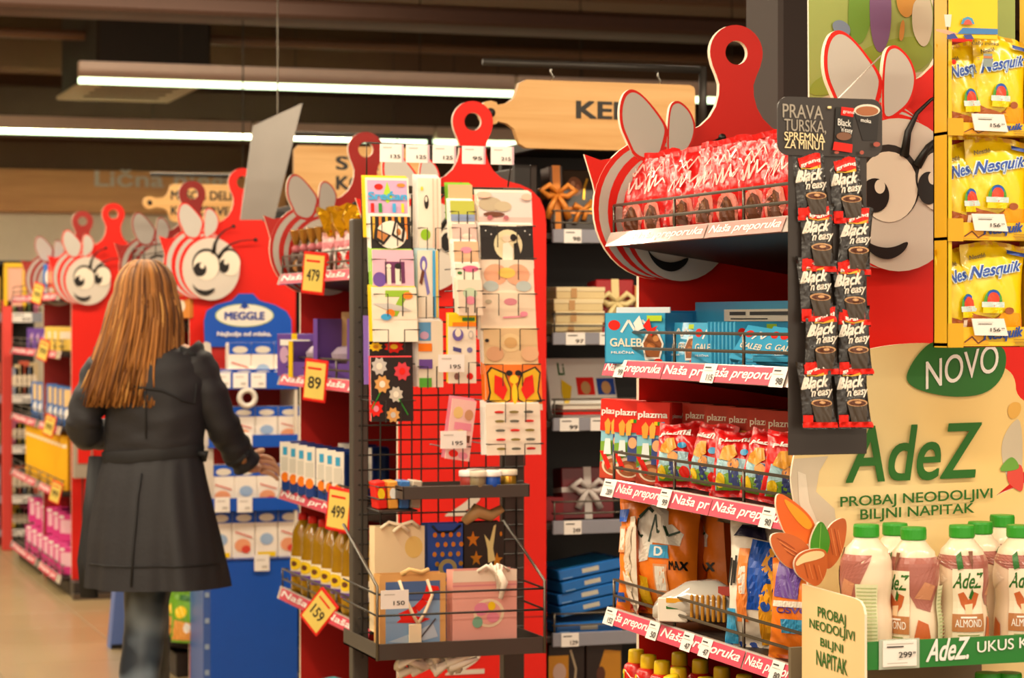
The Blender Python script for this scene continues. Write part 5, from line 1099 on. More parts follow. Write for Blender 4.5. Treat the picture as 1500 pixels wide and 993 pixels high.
def streak(cx, cy, n, dx, dy, ln): return [('l', [(cx+i*dx-ln[0], cy+i*dy-ln[1]), (cx+i*dx, cy+i*dy+(1 if i % 2 else -1)), (cx+i*dx+ln[0], cy+i*dy+ln[1])], ALL if i % 2 else ALD, .0006) for i in range(n)]
cut('almond_cutout', [(1127, 786), (1136, 781), (1155, 783), (1172, 792), (1182, 806), (1180, 820), (1165, 832), (1150, 828), (1138, 816), (1129, 800)], ALM, .004, streak(1147, 795, 5, 3.5, 5, (13, 8)))
cut('almond_cutout', [(1234, 762), (1226, 761), (1212, 770), (1203, 790), (1202, 815), (1208, 832), (1222, 820), (1231, 800), (1235, 778)], ALM, .004, streak(1212, 792, 4, 5, 1, (4, 20)))
cut('leaf_cutout', [(1196, 762), (1206, 778), (1209, 795), (1203, 812), (1195, 826), (1184, 812), (1181, 796), (1186, 778)], M('3f8a22', .35), .010, [('l', [(1196, 766), (1194, 795), (1194, 822)], M('7ab34a', .4), .0007)])
cut('cut_almond_cutout', [(1156, 822), (1164, 810), (1180, 804), (1198, 804), (1202, 815), (1200, 838), (1188, 856), (1174, 848), (1160, 838)], ALM, .016, [('p', [(1156, 822), (1165, 811), (1180, 805), (1197, 805), (1200, 813), (1184, 819), (1168, 822), (1158, 828)], M('efd3a0', .4))]+streak(1172, 834, 4, 7, 1, (3, 11)))
# tray
mb = MB(); mb.box(.0, xa1-xa0, -.004, 0, zr0, zr1, M('1f7a2c', .35, coat=.2)); r = mb.build('tray_front', ad)
mb = MB(); mb.box(.01, xa1-xa0, 0, .2, zr0, zr0+.004, M('e0cfa8', .5)); mb.box(.03, xa1-xa0, .2, yb, zr0, zr0+.004, M('e0cfa8', .5)); mb.build('tray_floor', ad)
class TF:
    flat = True
    def __call__(s, a, b, l): return (a, -.0045-.0006*l, b)
def TT(s, px0, px1, y0, y1, m, **k): return T(s, px0, px1, y0, y1, m, v=VF, **k)
mb = MB(); mb.draw(TF(), [TT('AdeZ.', 1358, 1419, 934, 966, WHITE, sh=1.2, bo=.02, sl=.002), TT('UKUS KOJI', 1429, 1530, 934, 955, WHITE, bo=.01, sl=.006)]); mb.build('lettering', ad)
mb = MB(); a = L3(1290, 955, VF); b = L3(1339, 955, VF); z0 = L3(1314, 975, VF)[1]; z1 = L3(1314, 937, VF)[1]
mb.box(a[0], b[0], -.0085, -.0065, z0, z1, TAGW); mb.draw(Flat(b[0]-a[0], z1-z0, -.0086, a[0], z0), [('r', .1, .9, .86, .89, SILV), ('r', .1, .6, .74, .79, INK), ('t', '299', .45, .84, .34, .56, INK), ('t', '99', .87, .95, .46, .56, INK), ('r', .1, .7, .12, .16, SILV)])
mb.box(a[0]-.006, b[0]+.006, -.0062, -.0055, z0-.004, z1+.002, M('b7c0b0', .15, coat=.5)); mb.build('price_tag', ad)
mb = MB(); mb.box(.0, xa1-xa0, .0, .2, 0, .12, BEIGE); mb.box(0, .006, 0, .2, 0, zr0, BEIGE); mb.box(.0, xa1-xa0, yb-.01, yb, 0, zr0, M('6e6048', .6)); mb.build('stand_base', ad)
mb = MB(); mb.box(.0, xa1-xa0, 0, yb, zr0-.275, zr0-.27, M('d8c6a0', .5)); mb.build('lower_tray', ad)
# bottles
HB = .205
MILKY = M('f0d8bc', .3, coat=.3); ROSY = M('a9665a', .3, coat=.3)
def rfb(z):
    pts = [(0, .036), (.012, .0405), (.05, .041), (.085, .0375), (.12, .041), (.145, .040), (.165, .033), (.178, .022), (.184, .0175)]
    for (a, ra), (b, rb) in zip(pts, pts[1:]):
        if z <= b: q = (z-a)/(b-a); q = q*q*(3-2*q); return ra+(rb-ra)*q
    return .0175
def adez_bottle(label, kind):
    t = thing('drink_bottle', label, 'drink bottle', group='almond drink bottles')
    mb = MB(); mb.lathe([(rfb(.184*i/30), .184*i/30) for i in range(31)], MILKY, 24)
    S = Cyl(rfb, .184, 2.6, 0)
    A = lambda a: .5+a/ (2*2.6)      # angle (rad) -> a
    ops = [('p', [(A(-2.4), .86), (A(-1.2), .80), (A(.4), .62), (A(.9), .44), (A(1.5), .40), (A(1.9), .62), (A(2.4), .86)], ROSY),
           ('p', [(A(-2.2), .62), (A(-1.4), .76), (A(-.8), .66), (A(-1.5), .56)], M('f3dfc6', .3)),
           ('p', [(A(.8), .52), (A(1.2), .66), (A(1.7), .62), (A(1.5), .5)], M('c98a66', .3)),
           ('p', [(A(.75), .14), (A(.95), .34), (A(1.35), .30), (A(1.5), .14), (A(1.2), .08)], ALM), ('p', [(A(-1.5), .10), (A(-1.3), .32), (A(-1.0), .26), (A(-1.0), .12)], ALM),
           ('r', A(-.62), A(.62), .02, 0.750, M('f3e6cc', .4)), ('t', 'AdeZ', A(-.54), A(.54), 0.585, 0.715, ADG, 1.2, .02),
           ('p', [(A(-.42), 0.535), (A(-.2), 0.555), (A(0), 0.485), (A(.02), 0.415), (A(-.1), 0.385), (A(-.3), 0.445)], ALM), ('p', [(A(.42), 0.535), (A(.2), 0.555), (A(0), 0.485), (A(-.02), 0.415), (A(.1), 0.385), (A(.3), 0.445)], ALM), ('p', [(A(0), 0.505), (A(.12), 0.585), (A(.2), 0.545), (A(.1), 0.485)], ADG), ('p', [(A(-.16), 0.445), (A(.16), 0.455), (A(.12), 0.365), (A(0), 0.325), (A(-.12), 0.375)], M('efd0a8', .4)),
           ('r', A(-.62), A(.62), 0.215, 0.365, M('b97a48', .4)), ('t', 'ALMOND', A(-.5), A(.5), 0.255, 0.320, WHITE, 0, .01), ('r', A(-.3), A(.3), 0.330, 0.345, WHITE), ('r', A(-.4), A(.4), 0.180, 0.190, M('8a9a5a', .4)), ('r', A(-.45), A(.45), 0.145, 0.155, M('8a9a5a', .4)),
           ('p', [(A(-.5), .86), (A(-.3), .90), (A(-.2), .76), (A(-.4), .74)], DGREEN), ('p', [(A(.0), .90), (A(.2), .90), (A(.1), .74)], M('7a4a30', .4)),
           ('r', A(1.75), A(2.55), .06, .62, M('dfe0b8', .4))]+[('r', A(1.8), A(2.5), .58-.03*i, .59-.03*i, M('b0bb84', .4)) for i in range(15)]
    mb.draw(S, ops); mb.build('bottle_body', t)
    mb = MB(); pr = [(.0195, .184), (.0205, .186), (.0205, .200), (.0195, .2035), (.006, .2045)]; mb.lathe(pr, M('2f9a28', .35), 28, smooth=False); mb.build('cap', t)
    mb = MB(); mb.lathe([(.0178, .178), (.0188, .179), (.0188, .1835), (.0178, .184)], M('d8e0c8', .3), 20); mb.build('neck_ring', t)
    return t
bt = adez_bottle('x', 0); first = True
for (px, py, v, rz, lb) in ((1269, 767, 3.375, -130, 'leftmost, showing its green ingredient text'), (1311, 765, 3.47, 10, 'half hidden behind the two leftmost front bottles'), (1338, 771, 3.365, -52, 'second in front row, label turned left'),
                            (1409, 768, 3.365, 6, 'third in front row, label facing out'), (1436, 763, 3.46, 60, 'behind the straight facing one'), (1468, 753, 3.50, 30, 'tallest standing at the back right'), (1493, 768, 3.37, 2, 'cut by the right edge of the view'),
                            (1520, 766, 3.46, 20, 'outside the right edge')):
    if px > 1510: continue
    loc = (onv(px, 0, v)[0], v, onv(px, py, v)[2]-.2045); lb = 'almond drink bottle with green cap, '+lb
    rz = radians(rz-20)
    if first: bt.location = loc; bt.rotation_euler = (0, 0, rz); tag(bt, lb); first = False
    else: copy_tree(bt, loc, rz, lb)
for k, px in enumerate((1447, 1478)):
    v = 3.37; copy_tree(bt, (onv(px, 0, v)[0], v, onv(px, 984, v)[2]-.2045), radians(-15), ('left', 'right')[k]+' almond drink bottle of the lower tray, only its cap showing')

# ================================================================ hanging strip of coffee sachets
VH = 3.40
def H3(px, py): p = onv(px, py, VH); return p
c = H3(1213, 440); t = thing('sachet_strip', 'black hanging card strip with a mug picture and rows for coffee sachets', 'hanging display', c)
P3 = lambda px, py: (H3(px, py)[0]-c[0], H3(px, py)[2]-c[2])
CARD = M('332c29', .38, var=.05)
def rr(x0, x1, z0, z1, r):
    p = []
    for cx, cz, a in ((x1-r, z0+r, -pi/2), (x1-r, z1-r, 0), (x0+r, z1-r, pi/2), (x0+r, z0+r, pi)): p += [(cx+r*cos(a+pi/2*i/5), cz+r*sin(a+pi/2*i/5)) for i in range(6)]
    return p
a0, b0_ = P3(1138, 227); a1, b1_ = P3(1291, 146)
mb = MB(); s0, q0 = P3(1155, 667); s1, _ = P3(1270, 667)
mb.box(s0, s1, 0, .003, q0, b0_+.01, CARD, bev=.001)
mb.build('strip_card', t)
mb = MB(); mb.prism(rr(a0, a1, b0_, b1_, .018), -.003, 0, CARD); mb.build('header_card', t)
mb = MB(); S = Flat(1, 1, -.0035, 0, 0, .0006)
def TP(s, px0, px1, y0, y1, m, sl=-.002, bo=.02): 
    a = P3(px0, (y0+y1)/2); b = P3(px1, (y0+y1)/2); return ('t', s, a[0], b[0], P3(px0, y1)[1], P3(px0, y0)[1], m, 0, bo*.4, sl)
GY = M('a39a8c', .4); CRM = M('f0dba8', .4)
mb.draw(S, [TP('PRAVA', 1145, 1204, 153, 173, GY), TP('TURSKA,', 1147, 1208, 175, 195, GY), TP('SPREMNA', 1147, 1206, 194, 206, CRM), TP('ZA MINUT', 1147, 1206, 205, 218, CRM)]); mb.build('lettering', t)
mb = MB(); S = Flat(1, 1, -.0035, 0, 0, .0006); pp = lambda *ps: [P3(*p) for p in ps]
ex = lambda px, py, rx, ry: [P3(px+rx*cos(2*pi*i/24), py+ry*sin(2*pi*i/24)) for i in range(24)]
mb.draw(S, [('p', pp((1249, 162), (1286, 162), (1283, 206), (1262, 206)), M('1c1614', .3)), ('p', ex(1268, 162, 19, 9), M('e9dfce', .3)), ('p', ex(1268, 163, 16.5, 7), M('a5633a', .3)),
            ('p', pp((1222, 157), (1248, 160), (1245, 222), (1219, 220)), BLK), ('p', pp((1230, 157), (1248, 159), (1247, 172), (1229, 169)), RED), ('p', pp((1219, 208), (1246, 212), (1245, 224), (1217, 220)), RED), ('p', ex(1233, 200, 11, 6), M('7a5038', .4)),
            TP('Black', 1224, 1243, 175, 185, WHITE), TP("'n'easy", 1228, 1245, 187, 196, WHITE), TP('moka', 1257, 1272, 174, 180, WHITE),
            ('p', ex(1280, 212, 5, 3.5), M('a44a3a', .4)), ('p', ex(1258, 224, 3, 3), M('a44a3a', .4)), ('p', ex(1221, 224, 3.5, 2), M('a44a3a', .4)), TP('grand', 1230, 1246, 162, 168, WHITE)]); mb.build('mug_print', t)
mb = MB(); q1 = onv(1290, 82, 3.62); mb.tube([(P3(1213, 158)[0], -.004, P3(1213, 158)[1]), (q1[0]-c[0], 3.62-VH, q1[2]-c[2])], .0013, WHITE, 5); mb.lathe([(.003, -.002), (.0035, 0), (.003, .002)], CRM, 8, (P3(1213, 158)[0], -.005, P3(1213, 158)[1])); mb.build('string', t)
def sachet(seed):
    mb = MB(); P = Pouch(.056, .106, .010, seed, 'pillow', .002); BF = M('1b1613', .22, spec=.8, bump=.5, bscale=50, coat=.4); P.mesh(mb, BF, BF, nx=12, nz=18); R = random.Random(seed)
    W_ = M('efe6d8', .3); lt = []
    mb.draw(P, [('r', .22, .86, .80, .98, RED), ('t', 'grand', .26, .84, .83, .90, WHITE, 0, .03), ('l', [(.24, .80), (.5, .775), (.84, .80)], .01, .008, GOLD),
                ('t', 'Black', .08, .86, .60, .77, W_, 1.6, .03, .05), ('t', "'n'easy", .26, .96, .45, .61, W_, 1.4, .025, .04), ('l', [(.1, .6), (.2, .72), (.16, .8)], .02, .01, W_), ('r', .0, 1, .02, .10, RED), ('r', .0, .28, .1, .2, RED),
                ('p', [(.26, .36), (.9, .36), (.82, .1), (.36, .1)], M('4a4038', .3)), ('e', .58, .38, .33, .055, M('cfa070', .3)), ('e', .58, .375, .28, .04, M('5a2e1c', .3)), ('e', .6, .385, .1, .02, M('d9a878', .3))])
    return mb.build('coffee_sachet', me_only=True)
sa = [sachet(s) for s in (3, 14, 25, 36)]
tops = (228, 303, 376, 453, 530)
for col, cx in enumerate((1192, 1243)):
    for r in (4, 3, 2, 1, 0):
        px = cx+(1.5 if r % 2 else -1)+(1 if r == 2 else 0); p = H3(px, tops[r]+(5 if col and r < 3 else 0))
        inst('coffee_sachet', sa[(r+col*2) % 4], (p[0], VH-.008-.0045*r, p[2]-.104), 0, 'coffee sachet, '+ORD[r]+' from the top in the '+('left', 'right')[col]+' column of the hanging strip', 'coffee sachet', 'coffee sachets on the hanging strip', rot=(radians(-3), radians((-.6, .8, 1, -.8, .5)[r]), radians(R_.uniform(-14, -8))))

# ================================================================ yellow cocoa rack
VNB = 3.46; nx0 = onv(1367, 0, VNB)[0]; VN = onu(1389, 0, nx0)[1]; print('VN', VN)
c = onv(1388, 510, VN)
t = thing('cocoa_rack', 'bright yellow hanging rack with three shelves of cocoa bags at the right', 'rack', (nx0, VN, 0))
def N3(px, py, v=VN): p = onv(px, py, v); return (p[0]-nx0, p[2])
nx1 = N3(1520, 0)[0]; nzb = N3(1440, 509)[1]; nzt = N3(1440, -60)[1]
NY = M('edc113', .3, coat=.2); NYD = M('dba80f', .35)
mb = MB(); mb.box(0, .004, 0, VNB-VN, nzb, nzt, NYD); mb.box(0, N3(1392, 0)[0], VNB-VN-.004, VNB-VN, nzb, nzt, NY); mb.box(0, .006, -.001, .004, nzb, nzt, NY); mb.build('side_post', t)
mb = MB(); mb.box(nx1-.004, nx1, 0, VNB-VN, nzb, nzt, NY); mb.build('side_post', t)
mb = MB(); mb.box(0.01, nx1, VNB-VN, VNB-VN+.003, nzb, N3(1440, 57)[1], M('a81c14', .4)); mb.build('back_panel', t)
shz = []
for (yt, yb2) in ((180, 198), (326, 352), (479, 507)):
    zt_, zb_ = N3(1440, yt)[1], N3(1440, yb2)[1]; shz.append(zb_+.006)
    mb = MB(); mb.box(0, nx1, 0, VNB-VN, zb_, zb_+.005, NYD); mb.box(0, nx1, -.002, 0, zb_, zt_, NY, bev=.0005); xl = N3(1409, 0)[0]; mb.box(-.002, xl, -.005, -.002, zb_-.002, zt_+.006, M('d9a50c', .35))
    s = mb.build('shelf', t)
    mb = MB(); W = nx1-xl
    mb.draw(Flat(W, zt_-zb_, -.0025, xl, zb_), [('p', [(.0, .1), (.35, .1), (.3, .5), (.1, .6)], M('efa81a', .4)), ('l', [(.02, .2), (.12, .5), (.2, .15), (.3, .4)], .008, .04, BROWN), ('t', 'Nesquik', .28, .78, .25, .95, BLUED, .8, .03, .2), ('r', .68, 1, .12, .2, M('b58a1c', .4)), ('r', .66, 1, .3, .38, M('b58a1c', .4))]); mb.build('shelf_print', s)
    mb = MB(); a = N3(1419, yt-12)[0]; wd = N3(1466, 0)[0]-a; h = N3(0, yt-8)[1]-N3(0, yt+20)[1]; zz = N3(1440, yt+12)[1]
    mb.prism([(a+.006, zz), (a+wd+.008, zz-.001), (a+wd, zz+h), (a, zz+h)], -.010, -.008, TAGW); mb.draw(Flat(wd, h, -.0102, a+.004, zz), [('r', .1, .6, .78, .8, SILV), ('r', .12, .55, .66, .70, INK), ('t', '156', .5, .8, .22, .44, INK), ('t', '99', .83, .93, .36, .44, INK)]); mb.build('price_tag', s)
mb = MB(); h0 = N3(1414, 57)[1]; hx1 = N3(1460, 0)[0]; hx0 = .0
mb.box(hx0, hx1, -.004, -.001, h0, nzt, YEL, bev=.001)
Pn = lambda *ps: [N3(*p) for p in ps]
mb.draw(Flat(1, 1, -.0045, 0, 0, .0005), [('p', Pn((1369, 43), (1384, 44), (1402, 50), (1390, 52), (1369, 46)), M('e6a98a', .4)), ('p', Pn((1400, 50), (1408, 41), (1459, 43), (1459, 51)), M('3f7fc0', .4)), ('p', Pn((1385, 52), (1395, 49), (1401, 57), (1384, 58)), M('3a4a9a', .4)), ('p', Pn((1408, 52), (1420, 51), (1424, 58), (1412, 58)), M('3a4a9a', .4)),
    ('p', Pn((1380, 22), (1391, 22), (1389, 40), (1382, 40)), M('e9ded2', .4)), ('e', N3(1394, 37)[0], N3(0, 38)[1], .004, .004, RED), ('p', Pn((1404, 36), (1407, 28), (1414, 25), (1421, 28), (1424, 36)), M('4a9ac8', .4)), ('p', Pn((1407, 37), (1410, 31), (1414, 29), (1418, 31), (1421, 37)), M('e05a4a', .4)),
    ('r', N3(1427, 0)[0], N3(1431, 0)[0], N3(0, 30)[1], N3(0, 29)[1], M('7a5a8a', .4)), ('r', N3(1427, 0)[0], N3(1431, 0)[0], N3(0, 33)[1], N3(0, 32)[1], M('7a5a8a', .4)), ('r', N3(1436, 0)[0], N3(1449, 0)[0], N3(0, 44)[1], N3(0, 22)[1], M('8a9a9a', .4)), ('r', N3(1436, 0)[0], N3(1449, 0)[0], N3(0, 30)[1], N3(0, 26)[1], M('c07a4a', .4)),
    T('čašu mleka', 1419, 1458, 1, 7, INK, v=VN, bo=.01)[:2]+(N3(1419, 0)[0], N3(1458, 0)[0], N3(0, 8)[1], N3(0, 1)[1], M('5a4a1a', .4))])
mb.build('header_card', t)
def cocoa(seed, W, H):
    mb = MB(); P = Pouch(W, H, .028, seed, 'pillow', .0035); YF = M('f2d410', .25, spec=.7, bump=.25, bscale=25, coat=.4); P.mesh(mb, YF, NYD, nx=20, nz=26)
    mb.draw(P, [('p', [(.02, .05), (.98, .05), (.98, .24), (.7, .30), (.5, .22), (.2, .26), (.02, .30)], M('b0602c', .3)), ('p', [(.45, .06), (.96, .06), (.96, .28), (.62, .28), (.5, .16)], M('f2a516', .3)), ('e', .2, .14, .15, .05, M('8a4526', .3)), ('e', .74, .3, .08, .035, M('a5592e', .3)), ('r', .04, .09, .05, .2, M('e8d8c8', .4)),
                ('t', 'Nesquik', .10, .92, .62, .80, M('d9ecf4', .3), .9, .06, .10), ('t', 'Nesquik', .11, .91, .625, .795, M('2450b0', .3), .9, .022, .10), ('t', 'Nestlé', .10, .34, .83, .875, M('5a4a10', .4), 0, .02),
                ('e', .45, .40, .15, .115, M('4fa03a', .3)), ('e', .45, .455, .10, .055, BLUE), ('e', .45, .40, .10, .085, M('e0482e', .3)), ('r', .27, .63, .33, .385, M('cfe4e4', .4)), ('r', .29, .61, .27, .33, M('f2d410', .25)), ('r', .68, .98, .885, .925, BLUED)])
    return mb.build('cocoa_bag', me_only=True)
ca, cb = cocoa(5, .112, .158), cocoa(19, .118, .158)
for r, items in enumerate((((1424, 62, ca, VNB-.018, -6, 'left'), (1461, 55, cb, VN+.022, 4, 'right'),), ((1424, 208, ca, VNB-.018, -4, 'left'), (1457, 203, cb, VN+.022, 3, 'right')), ((1420, 362, ca, VNB-.018, -5, 'left'), (1451, 356, cb, VN+.022, 2, 'right')))):
    for px, py, me, v, ry, w_ in items:
        p = onv(px, py, v); sc = (0.84, 1, 1) if r == 0 or w_ == 'left' else (1, 1, 1)
        inst('cocoa_bag', me, (p[0], v, p[2]-.158), 0, w_+' yellow cocoa bag on the '+('top', 'middle', 'bottom')[r]+' shelf of the yellow rack', 'cocoa bag', 'yellow cocoa bags', rot=(radians(-5), radians(ry*.4), radians(6 if w_ == 'left' else -3)), scale=sc)

# green produce poster behind
vp = 3.82; q = lambda px, py: onv(px, py, vp); c = q(1186, 150)
t = thing('produce_poster', 'pale green poster with painted vegetables behind the big bee wings', 'poster', (c[0], vp, c[2]))
PQ = lambda *ps: [(q(*p)[0]-c[0], q(*p)[2]-c[2]) for p in ps]
mb = MB(); mb.prism(PQ((1186, 200), (1487, 190), (1487, -90), (1184, -90)), 0, .006, M('a3b45c', .5), CREAM); mb.build('panel', t)
mb = MB(); S = Flat(1, 1, 0, 0, 0, .0006)
mb.draw(S, [('p', soft(PQ((1186, 150), (1210, 140), (1290, 118), (1365, 101), (1487, 90), (1487, 190), (1186, 198))), M('cfc4a4', .5)), ('p', soft(PQ((1186, 120), (1230, 100), (1280, 60), (1365, 50), (1365, 100), (1280, 122), (1186, 146))), M('93a836', .5)),
    ('p', soft(PQ((1247, -40), (1266, -38), (1276, 0), (1274, 40), (1262, 66), (1248, 62), (1240, 30))), M('6f9c2c', .5)), ('p', soft(PQ((1276, -40), (1300, -40), (1306, 10), (1302, 60), (1288, 82), (1276, 60), (1272, 10))), M('7f5a86', .5)),
    ('p', soft(PQ((1312, -20), (1340, -20), (1342, 10), (1328, 30), (1312, 14))), M('d59a3c', .5)), ('p', soft(PQ((1338, 0), (1358, -10), (1366, 20), (1362, 60), (1350, 72), (1336, 50), (1334, 20))), M('d9d0b4', .5)),
    ('p', soft(PQ((1216, 34), (1230, 28), (1246, 40), (1240, 60), (1222, 50))), M('7d8fa8', .5)), ('p', soft(PQ((1318, 30), (1324, 30), (1322, 60), (1314, 60))), M('cf8f3a', .5))])
mb.build('vegetable_print', t)

# ================================================================ blue dairy display
VM = 9.5; VMB = 9.78
c = onv(368, 990, VM); mx0, mx1 = onv(298, 0, VM)[0], onv(436, 0, VM)[0]; mc = (mx0+mx1)/2; MW = mx1-mx0
t = thing('dairy_display', 'tall blue cardboard display of milk cartons with an oval white emblem on top', 'display stand', (mc, VM, 0))
def Q(px, py, v=VM): p = onv(px, py, v); return (p[0]-mc, p[2])
mb = MB(); z8 = Q(368, 820)[1]; mb.box(-MW/2+.03, MW/2, 0, VMB-VM, 0, z8, BLUE); mb.box(-MW/2, -MW/2+.03, 0.002, VMB-VM, 0, z8, M('3a5ea8', .4))
mb.draw(Flat(.03, z8, 0.002, -MW/2, 0), [('r', .2, .8, .12+.2*i, .16+.2*i, M('8fa5c0', .4)) for i in range(5)]); mb.build('base', t)
mb = MB(); hz = [(300, 508), (299, 470), (303, 455), (318, 446), (340, 440), (350, 430), (371, 430), (380, 440), (402, 446), (420, 456), (427, 468), (428, 508)]
mb.prism([Q(*p, VMB-.03) for p in hz], VMB-VM-.03, VMB-VM-.02, BLUE, BLUED); mb.build('header_card', t)
mb = MB(); S = Flat(1, 1, VMB-VM-.031, 0, 0, .001); QQ = lambda *ps: [Q(*p, VMB-.03) for p in ps]
ee = lambda x, y, rx, ry: [Q(x+rx*cos(2*pi*i/26), y+ry*sin(2*pi*i/26), VMB-.03) for i in range(26)]
TQ = lambda s, p0, p1, y0, y1, m, **k: ('t', s, Q(p0, 0, VMB-.03)[0], Q(p1, 0, VMB-.03)[0], Q(p0, y1, VMB-.03)[1], Q(p0, y0, VMB-.03)[1], m, 0, k.get('bo', .02))
mb.draw(S, [('p', ee(358, 462, 43, 17), M('a9c48a', .4)), ('p', ee(358, 462, 41, 15.5), M('f2e9d8', .4)), ('p', QQ((350, 452), (358, 440), (366, 452), (362, 450), (358, 453), (354, 450)), BLUED), TQ('MEGGLE', 329, 387, 457, 468, BLUED, bo=.035), TQ('Najbolje od mleka.', 318, 397, 486, 494, WHITE, bo=.03)]); mb.build('lettering', t)
mb = MB(); mb.box(-MW/2+.01, MW/2, VMB-VM-.02, VMB-VM, z8, Q(368, 505)[1], M('b01f18', .4)); mb.build('back_panel', t)
mb = MB(); mb.prism([Q(298, 820), Q(298, 505), Q(303, 500), Q(310, 503), Q(314, 545), Q(314, 820)], 0.02, .024, M('cfc5b8', .5)); mb.build('side_panel', t)
mb = MB(); mb.box(MW/2-.012, MW/2, .0, VMB-VM, z8, Q(368, 520)[1], M('d8cdbd', .5)); mb.build('side_panel', t)
rows = [(503, 545, 570), (600, 637, 655), (688, 729, 748), (757, 0, 822)]
for k, (pt, lt, lb_) in enumerate(rows):
    zt_ = Q(368, lt if lt else 822)[1]; zb_ = Q(368, lb_)[1]
    mb = MB(); mb.box(-MW/2+.02, MW/2, 0, VMB-VM-.02, zb_, zb_+.006, BLUED)
    if lt: mb.box(-MW/2+.02, MW/2, -.004, 0, zb_, zt_, BLUE)
    mb.build('display_tray', t)
mb = MB()
for k, (px, r) in enumerate(((326, 1), (352, 1), (378, 1), (358, 2), (325, 3), (358, 3), (383, 4))):
    py = {1: (546, 568), 2: (633, 654), 3: (728, 750), 4: (812, 836)}[r]
    a = Q(px-11, 0)[0]; b = Q(px+11, 0)[0]; mb = MB(); mb.box(a, b, -.008, -.006, Q(px, py[1])[1], Q(px, py[0])[1], TAGW); mb.draw(Flat(b-a, .06, -.0082, a, Q(px, py[1])[1]), [('r', .15, .7, .7, .78, SILV), ('r', .5, .85, .2, .36, SILV)]); mb.build('price_tag', t)
mb = MB(); cx, cz = Q(362, 583); mb.tube([(cx+.032*cos(a*pi/10), -.004, cz+.032*sin(a*pi/10)) for a in range(20)], .011, M('d9d0c4', .5), 8, closed=True); mb.build('price_ring', t)
mk = carton('milk_carton', .092, .07, .135, M('efe7dc', .4), [('r', 0, 1, .74, 1, BLUE), ('e', .5, .84, .34, .08, M('d9d2c4', .4)), ('e', .45, .28, .36, .14, M('e9a078', .4)), ('e', .6, .2, .2, .08, M('d84a3a', .4)), ('l', [(.12, .56), (.5, .5), (.86, .44)], .02, .014, M('d86a5a', .4))], bev=.004)
mk2 = carton('milk_carton', .092, .07, .135, M('efe7dc', .4), [('r', 0, 1, .74, 1, BLUE), ('e', .5, .84, .34, .08, M('d9d2c4', .4)), ('e', .5, .4, .3, .12, M('9ab6d8', .4)), ('r', .1, .9, .04, .14, YEL)], bev=.004)
rn = ('top', 'second', 'third', 'lowest')
for r, (pt, n, pa, pb2) in enumerate(((503, 3, 346, 412), (600, 4, 318, 418), (688, 4, 322, 420), (757, 4, 318, 418))):
    zb_ = Q(368, (570, 655, 748, 822)[r])[1]+.007; ht = .135*((Q(0, pt)[1]-zb_)/.135)
    for k in range(n):
        px = pa+(pb2-pa)*k/(n-1)
        inst('milk_carton', (mk, mk2)[(k+r) % 2], (onv(px, 0, VM+.1)[0], VM+.06, zb_), 0, ORD[k]+' milk carton from the left on the '+rn[r]+' tray of the blue display', 'milk carton', 'milk cartons on the blue display', scale=(1, 1, ht/.135))
for k in range(4):
    px = 330+k*27; inst('milk_carton', mk, (onv(px, 0, VM+.02)[0], VM+.03, Q(368, 570)[1]+.007), 0, ORD[k]+' low milk carton from the left in the top tray front row', 'milk carton', 'milk cartons on the blue display', scale=(.9, .5, .55))
# blue tub behind the shopper's leg
x0, x1, z0, z1 = front(163, 200, 856, 935, 10.9)
mb = MB(); mb.prism([(-.07, 0), (.07, 0), (.06, z1), (-.045, z1)], -.05, .05, M('5b74b8', .5)); mb.box(-.065, .065, -.055, .055, 0, .02, BLK)
tag(mb.build('shopping_bag', loc=((x0+x1)/2, 10.9, 0)), 'blue bag standing on the floor just left of the shopper\'s leg', 'bag')

# ================================================================ far left shelving
VL = 16.0
fz = [(onv(30, b, VL)[2], onv(30, t_, VL)[2]) for t_, b in ((458, 472), (578, 590), (652, 664), (725, 737), (775, 785))]
x0, x1 = onv(-60, 0, VL)[0], onv(62, 0, VL)[0]
def LX(px): return onv(px, 0, VL)[0]-x0
t = gondola('black far shelving with white tickets at the left edge of the view', VL, x0, x1, [(a, b) for a, b in fz], onv(30, 388, VL)[2], {i: [(LX(32), .13, '99')] for i in range(5)})
for k, (a, b, m) in enumerate(((4, 18, M('d8443c', .4)),)):
    xx0, xx1 = onv(a, 0, VL-.3)[0], onv(b, 0, VL-.3)[0]
    mb = MB(); mb.box(0, xx1-xx0, 0, .08, 0, onv(10, 440, VL)[2], m, bev=.004)
    tag(mb.build('display_post', loc=(xx0, VL-.3, 0)), 'narrow red display post at the far left edge', 'post')
for r in range(5):
    zs_ = fz[r][1]
    for k, px in enumerate((-8, 20, 27, 34, 41, 48)):
        nm = ('toy_box', 'snack_box')[r % 2]; h = (.30, .22, .18, .20, .16)[r]; cc = ('c9a22e', 'c2543a', '7a8a5a', '8a94a8', 'b5607a', 'c9b088')[(k*2+r) % 6]
        mb = MB(); mb.box(-.03, .03, -.04, .04, 0, h*(.8+.2*((k*7+r*3) % 5)/4), M(cc, .5), bev=.002); mb.draw(Flat(.06, h*.8, -.04), [('e', .5, .5, .34, .25, M('e6d2b8', .5))])
        tag(mb.build(nm, loc=(onv(px, 0, VL+.15)[0], VL+.12, zs_)), ORD[k]+' small packet from the left on the '+('top', 'second', 'third', 'fourth', 'lowest')[r]+' shelf at the far left edge', 'packet', 'far left packets')
t = thing('ladder_display', 'yellow framed pink display panel at the top of the far left shelving', 'display stand', (onv(22, 0, 15.7)[0], 15.7, 0))
mb = MB(); zt_ = onv(22, 392, 15.7)[2]; zb_ = onv(22, 448, 15.7)[2]; mb.box(-.05, .05, 0, .02, zb_, zt_, M('d9a08a', .5)); mb.build('panel', t)
